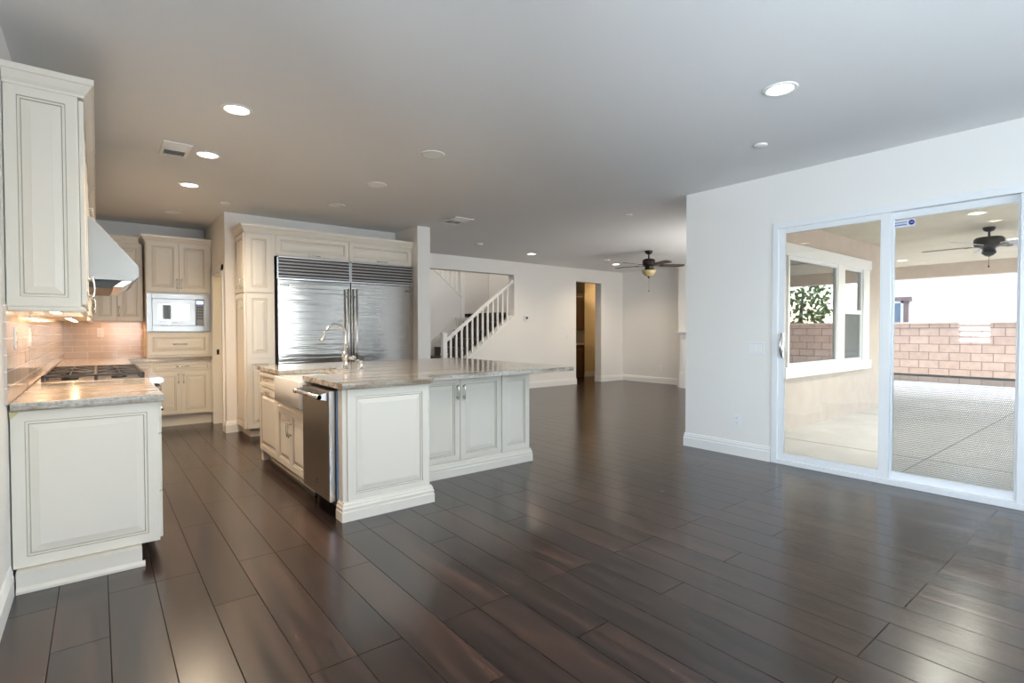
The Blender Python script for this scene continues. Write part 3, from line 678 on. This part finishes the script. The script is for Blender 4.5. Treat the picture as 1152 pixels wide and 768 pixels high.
g = G(); g.box(1.262, 1.318, 5.53, 5.60, 0, .075, .003); g.box(1.272, 1.310, 5.54, 5.60, .075, .085); g.box(1.258, 1.322, 5.525, 5.60, .085, .107, .003); g.o('foot', paint, dc)
# sink
fs = T('farmhouse_sink', 'white apron front farmhouse sink in the island', 'sink', (1.5, 4.53, .66))
def rr(x0, x1, y0, y1, r, n=6):
    p = []
    for cx, cy, a0 in ((x1-r, y1-r, 0), (x0+r, y1-r, 90), (x0+r, y0+r, 180), (x1-r, y0+r, 270)):
        for i in range(n+1): a = math.radians(a0+90*i/n); p.append((cx+r*math.cos(a), cy+r*math.sin(a)))
    return p
g = G(); o_ = (1.208, 1.735, 4.140, 4.895); L = []
for x0, x1, y0, y1, r, z in ((1.218, 1.725, 4.150, 4.885, .035, .660), (1.208, 1.735, 4.140, 4.895, .035, .672), (1.208, 1.735, 4.140, 4.895, .03, .872), (1.213, 1.730, 4.145, 4.890, .028, .882),
                           (1.240, 1.700, 4.175, 4.860, .028, .882), (1.246, 1.694, 4.181, 4.854, .035, .872), (1.256, 1.684, 4.191, 4.844, .06, .69), (1.28, 1.66, 4.21, 4.82, .07, .675)):
    L.append([(x, y, z) for x, y in rr(x0, x1, y0, y1, r)])
g.loops(L, smooth=True); g.o('basin', porcelain, fs)
G().lathe([(.0, .676), (.045, .676), (.045, .679), (.03, .680), (0, .678)], (1.47, 4.52, 0), seg=24).o('drain', chrome, fs)
ct = [(1.245, 3.35), (1.885, 3.35), (1.915, 3.36), (1.94, 3.39), (1.955, 3.50), (1.975, 3.535), (2.01, 3.555), (3.585, 3.562), (3.607, 3.585), (3.627, 5.74), (3.605, 5.76), (1.245, 5.75), (1.245, 4.860), (1.650, 4.860), (1.650, 4.195), (1.245, 4.195)]
it = slab('island_countertop', 'large veined stone island countertop with sink cutout and seating overhang', ct, (2.4, 4.6, .885))
# faucet
fa = T('kitchen_faucet', 'tall gooseneck pull-down faucet on the island', 'faucet', (1.725, 4.55, .926))
fx, fy = 1.722, 4.55
g = G(); g.lathe([(.0, 0), (.032, 0), (.032, .008), (.024, .014), (.022, .09), (.026, .10), (.026, .135), (.020, .145), (.0145, .17), (.0, .171)], (fx, fy, .926)); g.o('body', chrome, fa)
g = G(); pts = [(fx, fy, 1.08), (fx, fy, 1.16), (fx, fy, 1.235)]
R = .092
for i in range(1, 15):
    a = math.radians(i*158/14); pts.append((fx-R+R*math.cos(a), fy-.02*i/14, 1.235+R*math.sin(a)*1.0))
g.tube(pts, .0125, 14); g.o('spout', chrome, fa)
e = V(pts[-1]); dd = (e-V(pts[-2])).normalized(); g = G(); g.tube([e-dd*.005, e+dd*.012, e+dd*.03, e+dd*.085, e+dd*.10], .016, 14, [.0135, .0165, .016, .021, .019]); g.o('spray_head', chrome, fa)
g = G(); g.tube([(fx+.018, fy-.02, 1.035), (fx+.055, fy-.05, 1.030)], .017, 14); g.lathe([(.0, -.022), (.018, -.012), (.021, 0), (.018, .012), (0, .022)], (fx+.058, fy-.052, 1.03), seg=16); g.tube([(fx-.01, fy-.02, 1.05), (fx-.055, fy-.055, 1.075)], .0045, 8, [.006, .0035]); g.o('lever', chrome, fa)
sdp = T('soap_dispenser', 'short metal soap dispenser beside the kitchen faucet', 'soap dispenser', (1.825, 4.455, .926))
G().lathe([(0, 0), (.024, 0), (.024, .006), (.018, .010), (.018, .07), (.020, .074), (.020, .082), (0, .084)], (1.825, 4.455, .926), seg=20).o('body', chrome, sdp)
G().tube([(1.825, 4.455, 1.0), (1.81, 4.455, 1.014), (1.775, 4.45, 1.010)], .006, 8).o('nozzle', chrome, sdp)
ab = tag(G().lathe([(0, 0), (.025, 0), (.025, .004), (.018, .008), (0, .009)], (1.70, 4.80, .926), seg=20).o('air_switch_button', chrome, None, (1.70, 4.80, .926)), 'small round metal button on the countertop behind the sink', 'button')

# ------------------------------------------------------------------ ceiling fittings
def can(x, y, label, on=0, z=CH, col=(1, .84, .66), r=.085, group=None):
    t = T('recessed_light', label, 'ceiling light', (x, y, z), group)
    G().lathe([(r-.010, -.001), (r-.008, -.007), (r+.010, -.006), (r+.014, -.001), (r+.013, 0)], (x, y, z)).o('trim_ring', white, t)
    if on: G().lathe([(0, -.002), (r-.012, -.002), (r-.010, -.0005), (0, -.0005)], (x, y, z)).o('lens', lamp_on, t)
    else: G().lathe([(r-.009, -.004), (r*.72, -.0015), (r*.55, -.001), (.0, -.001)], (x, y, z)).o('lens', lamp_off, t)
    if on: light('SPOT', 'lamp_light', (x, y, z-.02), on, col, (0, 0, -1), t, spot_size=math.radians(150), spot_blend=.9, shadow_soft_size=.085)
    return t
WARM = (1, .86, .70)
can(.752, 3.90, 'lit recessed light nearest the near upper cabinet', 50, col=(1, .82, .62))
can(.748, 5.045, 'lit recessed light beside the square kitchen ceiling vent', 50, col=(1, .82, .62))
can(.752, 6.19, 'lit recessed light beyond the kitchen vent, third from the camera', 56, col=(1, .80, .58))
can(.755, 7.72, 'unlit recessed light above the microwave tower aisle')
can(2.224, 3.865, 'unlit recessed light above the near end of the island')
can(2.235, 5.015, 'unlit recessed light above the middle of the island')
can(2.220, 6.12, 'unlit recessed light in front of the refrigerators')
can(3.305, 1.511, 'lit recessed light alone in the dining area ceiling', 14, col=(1, .88, .74))
can(6.58, 7.68, 'lit recessed light near the far wall of the living room', 26, col=(1, .80, .58))
can(9.10, 7.73, 'lit recessed light behind the left blade of the living room fan', 34, col=(1, .80, .58))
can(7.0, 1.5, 'added unseen fill light on the patio ceiling close to the house wall', 70, 2.70, (1, .92, .84))  # fill lamp added out of view to brighten the patio floor
can(8.457, 1.50, 'lit recessed light on the patio ceiling nearest the sliding door', 70, 2.70, (1, .92, .84))
can(12.97, 3.45, 'small lit recessed light far out on the patio ceiling', 70, 2.70, (1, .92, .84))
can(11.3, 1.55, 'lit recessed light on the patio ceiling behind the patio fan', 70, 2.70, (1, .92, .84))
def disc(x, y, r, h, name, label, cat):
    o = G().lathe([(0, -h), (r*.80, -h), (r*.95, -h*.75), (r, 0), (0, 0)], (x, y, CH)).o(name, white, None, (x, y, CH)); tag(o, label, cat)
for i_, (x_, y_) in enumerate(((.75, 1.5), (.75, -.7), (3.3, -.7), (2.0, .4))): can(x_, y_, 'added unseen fill light in the dining ceiling %s' % ('beside the small left window', 'in the corner left of the back windows', 'before the right back window', 'in the middle of the dining area')[i_], 26, col=(1, .97, .95))  # fill lamps added out of view, in place of stronger back window light
disc(4.172, 2.059, .052, .014, 'sprinkler_cover', 'small round white cover plate on the ceiling near the right wall', 'ceiling cover')
disc(1.183, 6.82, .05, .012, 'sprinkler_cover', 'small round white cover on the kitchen ceiling near the pantry corner', 'ceiling cover')
disc(5.093, 7.30, .06, .03, 'smoke_detector', 'white round smoke detector on the ceiling between the pillar and the stairs', 'smoke detector')
disc(5.35, 4.33, .05, .012, 'sprinkler_cover', 'faint round ceiling cover above the living room entrance', 'ceiling cover')
disc(8.34, 7.32, .06, .025, 'smoke_detector', 'round white detector on the living room ceiling left of the fan', 'smoke detector')
def vent(x0, x1, y0, y1, label, split=False):
    t = T('ceiling_vent', label, 'vent', ((x0+x1)/2, (y0+y1)/2, CH)); w = .028
    g = G()
    for a in ((x0, x1, y0, y0+w), (x0, x1, y1-w, y1), (x0, x0+w, y0+w, y1-w), (x1-w, x1, y0+w, y1-w)): g.box(*a, CH-.010, CH, .002)
    if split: g.box((x0+x1)/2-.008, (x0+x1)/2+.008, y0+w, y1-w, CH-.010, CH)
    g.o('frame', white, t); G().box(x0+w, x1-w, y0+w, y1-w, CH-.002, CH-.0005).o('duct_opening', mat('vent_shade', (.16, .15, .14), .8), t)
    n = 9
    for k in range(n):
        y = y0+w+.008+k*(y1-y0-2*w)/n; s_ = 1 if k < n/2 else -1
        G().prism([(y, CH-.003), (y+.004, CH-.002), (y+.004+.016*s_, CH-.012), (y+.016*s_, CH-.013)], x0+w, x1-w, 'x').o('louver', white, t)
vent(.420, .618, 4.86, 5.24, 'square white ceiling vent above the kitchen aisle')
vent(3.66, 3.94, 5.77, 6.18, 'white two-way ceiling vent in front of the pillar', True)

# ------------------------------------------------------------------ ceiling fans
def fan(cx, cy, top, label, zb, R, a0, bladem, body, motor_r, bowl=True, chain=1.99):
    t = T('ceiling_fan', label, 'ceiling fan', (cx, cy, top)); P = lambda z: (cx, cy, z)
    G().lathe([(0, 0), (.068, 0), (.072, -.012), (.060, -.045), (.035, -.062), (0, -.063)], P(top)).o('canopy', body, t)
    mt_ = zb+.13; G().tube([P(top-.05), P(mt_-.005)], .014, 12).o('downrod', body, t)
    G().lathe([(0, .13), (.05, .13), (motor_r*.86, .118), (motor_r, .095), (motor_r, .02), (motor_r*.9, -.005), (motor_r*.6, -.02), (.07, -.035), (.07, -.075), (0, -.075)], P(zb)).o('motor', body, t)
    for k in range(5):
        a = math.radians(a0+72*k); d = V((math.cos(a), math.sin(a), 0)); n = V((-d.y, d.x, 0)); c = V(P(zb)); pt = []
        bl = [(.20, .045), (.24, .060), (.45, .068), (R-.06, .070), (R-.02, .055), (R, .02)]
        outl = [(u, v) for u, v in bl]+[(u, -v) for u, v in reversed(bl)]
        tl = math.tan(math.radians(11))
        g = G(); g.loops([[c+d*u+n*v+V((0, 0, -v*tl+h)) for u, v in outl] for h in (0, .007)]); b = g.o('blade', bladem, t)
        g = G(); g.loops([[c+d*u+n*v+V((0, 0, -v*tl+h)) for u, v in ((.07, .018), (.17, .016), (.24, .045), (.27, .02), (.27, -.02), (.24, -.045), (.17, -.016), (.07, -.018))] for h in (-.006, -.0005)]); g.o('blade_arm', body, b)
    if bowl:
        G().lathe([(.06, -.075), (.128, -.085), (.132, -.10), (.112, -.145), (.070, -.185), (.03, -.20), (0, -.202), (0, -.19), (.06, -.17), (.10, -.12), (.06, -.08)], P(zb-.0)).o('light_bowl', amber, t)
        G().lathe([(0, -.20), (.018, -.20), (.022, -.212), (.010, -.232), (0, -.235)], P(zb), seg=16).o('finial', body, t)
    else: G().lathe([(0, -.07), (.075, -.07), (.08, -.10), (.045, -.135), (.012, -.15), (0, -.15)], P(zb)).o('switch_housing', body, t)
    g = G(); z0 = zb-(.23 if bowl else .14); g.tube([(cx+.004, cy, z0), (cx+.004, cy, chain+.03)], .0022, 6); g.lathe([(0, 0), (.009, .006), (.010, .022), (.004, .034), (0, .035)], (cx+.004, cy, chain), seg=12); g.o('pull_chain', body, t)
fan(8.05, 6.05, CH, 'dark bronze ceiling fan with amber glass bowl in the living room', 2.475, .665, -38.5, fanwood, bronze, .115)
fan(9.756, 1.593, 2.70, 'patio ceiling fan with weathered grey blades seen through the sliding door', 2.44, .76, 161.5, sheet, bronze, .165, False, 2.14)

# ------------------------------------------------------------------ stairs behind the far wall
cs = T('staircase', 'dark wood staircase rising behind the white balustrade', 'stairs', (5.6, 9.45, 0))
for k in range(1, 10):
    xn = 4.483+.247*k; zt = .185*k
    g = G(); g.box(xn, xn+.26 if k < 9 else 7.94, 8.985, 9.925, zt-.035, zt, .004); g.box(xn+.02, xn+.04, 8.985, 9.925, zt-.185, zt-.035); g.o('step', darkwood, cs)
G().box(6.72, 7.94, 9.945, 10.98, 1.63, 1.665).o('landing', darkwood, cs)
for k in range(2, 8):
    xn = 6.70-.247*k; zt = 1.665+.185*k; g = G(); g.box(xn, xn+.26, 10.055, 10.98, zt-.035, zt); g.box(xn+.22, xn+.24, 10.055, 10.98, zt-.185, zt-.035); g.o('step', darkwood, cs)
st(G().prism([(3.9, 0), (6.42, 0), (6.42, 2.054), (3.9, 4.045)], 9.95, 10.05, 'y'), 'wall_stairs_middle', wallp)
st(G().box(6.30, 6.62, 9.93, 10.05, 0, 1.53), 'wall_stairs_low', wallp); st(G().box(6.28, 6.64, 9.91, 10.06, 1.53, 1.57), 'trim_3', white)
g = G(); g.prism([(4.6, .15), (5.98, 1.17), (6.30, 1.17), (6.30, 1.311), (5.98, 1.311), (4.5, .24)], 9.932, 9.948, 'y'); st(g, 'trim_4', white)
g = G(); g.prism([(6.45, 2.07), (3.9, 4.085), (3.9, 4.045), (6.45, 2.03)], 9.93, 10.07, 'y'); st(g, 'trim_5', white)
g = G(); g.box(6.72, 7.95, 10.965, 10.98, 1.665, 1.80); st(g, 'trim_6', white)
g = G(); g.box(3.7, 8.1, 10.99, 11.1, 0, 5.3); st(g, 'wall_stairs_back', wallp)
g = G(); g.box(7.95, 8.07, 8.98, 10.98, 0, 5.3); g.box(3.70, 3.9, 8.98, 10.98, 0, 5.3); g.box(3.7, 8.1, 8.86, 8.98, CH, 5.3); st(g, 'wall_stairs_sides', wallp)
st(G().box(3.7, 8.1, 8.86, 11.1, 5.3, 5.4), 'ceiling_stairs', ceilp)
sr = T('stair_railing', 'white stair balustrade with newel post in the far wall opening', 'railing', (6.1, FY+.06, .3)); ry = FY+.05
g = G(); g.box(5.262, 5.358, ry-.048, ry+.048, .30, 1.205, .003); g.box(5.25, 5.37, ry-.06, ry+.06, .30, .46, .003); g.box(5.252, 5.368, ry-.058, ry+.058, .80, .82, .002); g.box(5.248, 5.372, ry-.062, ry+.062, 1.205, 1.235, .004); g.o('newel_post', white, sr)
sl = .757
g = G(); g.prism([(5.355, 1.045), (7.02, 1.045+sl*1.665), (7.02, 1.115+sl*1.665), (5.355, 1.115)], ry-.032, ry+.032, 'y', .004); g.o('handrail', white, sr)
for k in range(12):
    x = 5.462+.1285*k; G().box(x-.017, x+.017, ry-.017, ry+.017, .7233*(x-4.88)+.01, 1.06+sl*(x-5.355)).o('baluster', white, sr)
g = G(); g.prism([(4.88, .002), (7.03, 1.557), (7.03, 1.60), (4.90, .045)], FY-.02, FY+.215, 'y'); g.o('sloped_cap', white, sr)
ur = T('upper_stair_railing', 'white balusters of the upper flight seen high in the stair opening', 'railing', (6.0, 10.0, 2.2))
G().box(6.43, 6.53, 9.95, 10.05, 1.56, 3.3, .003).o('newel_post', white, ur)
for k in range(9):
    x = 6.33-.125*k; G().box(x-.016, x+.016, 9.984, 10.016, 2.07+.79*(6.42-x), 2.07+.79*(6.42-x)+.9).o('baluster', white, ur)
g = G(); g.prism([(6.45, 2.93), (3.9, 4.945), (3.9, 5.01), (6.45, 2.995)], 9.965, 10.035, 'y'); g.o('handrail', white, ur)
light('AREA', 'stairwell_ceiling_light', (5.9, 10.0, 5.2), 16, (1, .93, .85), (0, 0, -1), size=1.0)

# ------------------------------------------------------------------ hallway beyond the doorway
g = G(); g.box(8.2, 12.6, 11.3, 11.4, 0, CH); g.box(8.1, 8.2, 8.98, 11.4, 0, CH); g.box(12.5, 12.6, 8.9, 11.4, 0, CH); g.box(10.8, 12.6, 8.78, 8.98, 0, CH); g.box(10.62, 12.5, 10.02, 10.14, 0, CH); g.box(10.50, 10.62, 10.02, 11.3, 0, CH)
st(g, 'wall_hallway', pantryp); st(G().box(8.1, 12.6, 8.98, 11.4, CH, CH+.1), 'ceiling_hallway', ceilp)
base('baseboard_hallway', [(10.50, 11.3), (10.50, 10.02), (12.5, 10.02)])
hcb = T('hallway_cabinet', 'built-in brown wood cabinet with counter seen through the doorway', 'cabinet', (9.9, 10.4, 0))
G().box(9.4, 10.49, 10.02, 10.60, 0, .88).o('lower_body', hallwood, hcb); G().box(9.4, 10.49, 9.98, 10.60, .88, .93).o('counter', stucco, hcb); G().box(9.4, 10.49, 10.02, 10.60, 1.28, 2.30).o('upper_body', hallwood, hcb)
G().box(9.4, 10.49, 10.50, 10.60, .93, 1.28).o('backsplash', stucco, hcb)
for k in range(2):
    G().panel((9.41+k*.54, 10.02, .10), X, .53, .76, NY).o('door', [hallwood, darkwood], hcb); G().panel((9.41+k*.54, 10.02, 1.30), X, .53, .98, NY).o('door', [hallwood, darkwood], hcb)
light('AREA', 'hallway_ceiling_light', (11.2, 9.5, 2.70), 26, (1, .72, .42), (0, 0, -1), size=.4)
light('AREA', 'pantry_ceiling_light', (2.2, 8.1, 2.70), 7, (1, .78, .45), (0, 0, -1), size=.3)

# ------------------------------------------------------------------ fireplace surround
fpl = T('fireplace_surround', 'white fireplace surround partly hidden behind the wall corner', 'fireplace', (10.15, 6.0, 0))
for y0 in (6.53, 4.95):
    g = G(); g.box(10.11, 10.199, y0, y0+.22, .34, 1.10, .003); g.o('pilaster', white, fpl); G().box(10.09, 10.199, y0-.01, y0+.23, 0, .34, .003).o('plinth', white, fpl)
    G().box(10.103, 10.112, y0+.04, y0+.18, .40, 1.04, .003).o('pilaster_panel', white, fpl)
G().box(10.10, 10.199, 4.95, 6.75, 1.10, 1.20, .003).o('frieze', white, fpl)
g = G(); g.box(10.05, 10.199, 4.90, 6.80, 1.20, 1.215, .003); g.box(10.02, 10.199, 4.87, 6.83, 1.215, 1.25, .004); g.o('mantel_shelf', white, fpl)
G().box(10.185, 10.199, 5.17, 6.53, 0, 1.10).o('hearth_facing', rubber, fpl)

# ------------------------------------------------------------------ patio, garden wall and neighbouring house
g = G(); g.box(5.28, 16.5, -9, 3.3, -.2, -.05); g.box(10.8, 16.5, 3.3, 12, -.2, -.05); sb = st(g, 'ground_patio', concrete)
g = G()
for a in ((6.60, 6.612, -9, 3.1), (9.5, 9.512, -9, 3.1), (12.4, 12.412, -9, 12)): g.box(*a, -.05, -.0485)
g.box(5.3, 16.4, 1.53, 1.542, -.05, -.0485); g.box(5.3, 16.4, -1.4, -1.388, -.05, -.0485); g.o('joint', concrete_d, sb)
st(G().box(-20, 60, -40, 50, -.5, -.201), 'ground_yard', soil)
g = G(); g.box(5.28, wx[0], 3.12, 3.20, -.1, CH); g.box(wx[1], 10.8, 3.12, 3.20, -.1, CH); g.box(*wx, 3.12, 3.20, -.1, .80); g.box(*wx, 3.12, 3.20, 2.21, CH); g.box(10.8, 10.92, 3.12, 9.0, -.1, CH)
st(g, 'wall_patio', stucco)
st(G().box(5.20, 5.30, 2.385, 3.12, -.1, CH), 'wall_patio_return', stucco)
g = G(); g.box(5.29, 14.62, -4.6, 3.12, 2.70, 2.9); g.box(10.92, 14.62, 3.12, 12, 2.70, 2.9); st(g, 'ceiling_patio', patioc)
st(G().box(14.32, 14.62, -4.6, 12, 2.42, 2.70).box(5.29, 14.32, -4.6, -4.3, 2.42, 2.70), 'beam_patio', stucco)
g = G(); [g.box(14.32, 14.62, y, y+.3, -.05, 2.42) for y in (-4.6, 8.6)]; st(g, 'pillar_patio', stucco)
# patio window: wide fixed pane and a single hung sash
g = G(); g.box(6.9, 9.98, 3.065, 3.12, 2.245, 2.40, .006); g.box(6.9, 9.98, 3.055, 3.12, .645, .785, .006); g.box(9.66, 9.93, 3.075, 3.12, .785, 2.245, .006); g.box(8.66, 8.92, 3.085, 3.12, .785, 2.245, .004)
pw = st(g, 'window_5', white)
g = G(); rect_frame(g, 7.05, 8.68, 3.10, 3.15, .79, 2.24, .01, .01, .01, .01)
def wframe(g, x0, x1, z0, z1, w, y0=3.10, y1=3.16):
    g.box(x0, x0+w, y0, y1, z0, z1); g.box(x1-w, x1, y0, y1, z0, z1); g.box(x0+w, x1-w, y0, y1, z0, z0+w); g.box(x0+w, x1-w, y0, y1, z1-w, z1)
g.bm.free(); g = G(); wframe(g, 7.05, 8.68, .785, 2.245, .05); wframe(g, 8.90, 9.66, .785, 2.245, .05); g.box(8.95, 9.61, 3.10, 3.15, 1.52, 1.585); g.o('window_frame', vinyl, pw)
G().box(7.10, 8.63, 3.125, 3.130, .835, 2.195).o('pane', reflglass, pw); G().box(8.95, 9.61, 3.125, 3.130, 1.585, 2.195).o('pane', reflglass, pw); G().box(8.95, 9.61, 3.12, 3.125, .835, 1.52).o('insect_screen', mat('grey_screen', (.16, .17, .17), .8), pw)
# mesh guard behind the fixed pane
mg = T('mesh_guard', 'low dark mesh guard panel standing outside the fixed pane of the sliding door', 'mesh guard', (5.25, 1.06, -.05))
G().box(5.249, 5.251, .645, 1.475, -.05, .90).o('mesh_panel', meshm, mg)
g = G(); g.box(5.242, 5.258, .64, 1.48, .895, .912); g.o('top_rail', concrete_d, mg)
# garden wall
g = G(); g.box(16.5, 16.70, -9, 12, -.1, 1.43); g.box(-3, 16.5, -9.2, -9, -.1, 1.43); fw_ = st(g, 'wall_garden', blockm)
g = G(); g.box(16.47, 16.73, -9.23, 12, 1.43, 1.476); g.box(-3, 16.47, -9.23, -8.97, 1.43, 1.476); g.o('cap', stucco, fw_)
nh = T('neighbor_house', 'white stucco house behind the garden block wall', 'house', (20, 6, 0))
G().box(19.5, 26, .6, 13, -.1, 6.2).o('wall', whitestucco, nh); G().box(19.1, 26.4, .2, 13.4, 6.2, 6.45).o('eave', browntrim, nh)
g = G(); g.box(19.40, 19.5, 4.92, 6.6, 2.17, 2.29); g.box(19.43, 19.5, 5.00, 5.12, .8, 2.17); g.box(19.43, 19.5, 6.4, 6.52, .8, 2.17); g.box(19.42, 19.5, 4.96, 6.56, .7, .8); wf_ = g.o('window_surround', browntrim, nh)
g = G(); g.box(19.46, 19.5, 5.12, 5.20, .8, 2.17); g.box(19.46, 19.5, 5.12, 6.4, 2.10, 2.17); g.box(19.46, 19.5, 5.74, 5.78, .8, 2.1); g.o('window_frame', white, wf_)
G().box(19.485, 19.502, 5.20, 6.4, .8, 2.10).o('pane', mat('blue_grey_pane', (.18, .22, .27), .15), wf_)
def tree(name, x, y, h, r, label, n=900):
    t = T(name, label, 'tree', (x, y, -.1), 'trees beyond the garden wall'); G().tube([(x, y, -.2), (x+.05, y, h*.5), (x, y+.1, h*.85)], .08, 8, [.11, .08, .03]).o('trunk', darkwood, t)
    b = bmesh.new()
    for i in range(n):
        u = V((random.gauss(0, 1), random.gauss(0, 1), random.gauss(0, 1))).normalized()*r*random.uniform(.45, 1)**.5; c = V((x, y, h*.72))+V((u.x, u.y, u.z*h*.42/r))
        a = V((random.uniform(-1, 1), random.uniform(-1, 1), random.uniform(-1, 1))).normalized(); q = a.cross(u).normalized(); s_ = random.uniform(.06, .13)
        b.faces.new([b.verts.new(c+a*s_), b.verts.new(c+q*s_*.5), b.verts.new(c-a*s_), b.verts.new(c-q*s_*.5)])
    g = G(); g.bm.free(); g.bm = b; g.o('foliage', leafm, t)
tree('garden_tree', 18.0, -1.3, 3.0, 1.0, 'leafy green tree mirrored in the patio window, nearest the white house')
tree('garden_tree', 18.2, -3.6, 2.6, 1.1, 'leafy green tree beyond the block wall, farther from the white house')
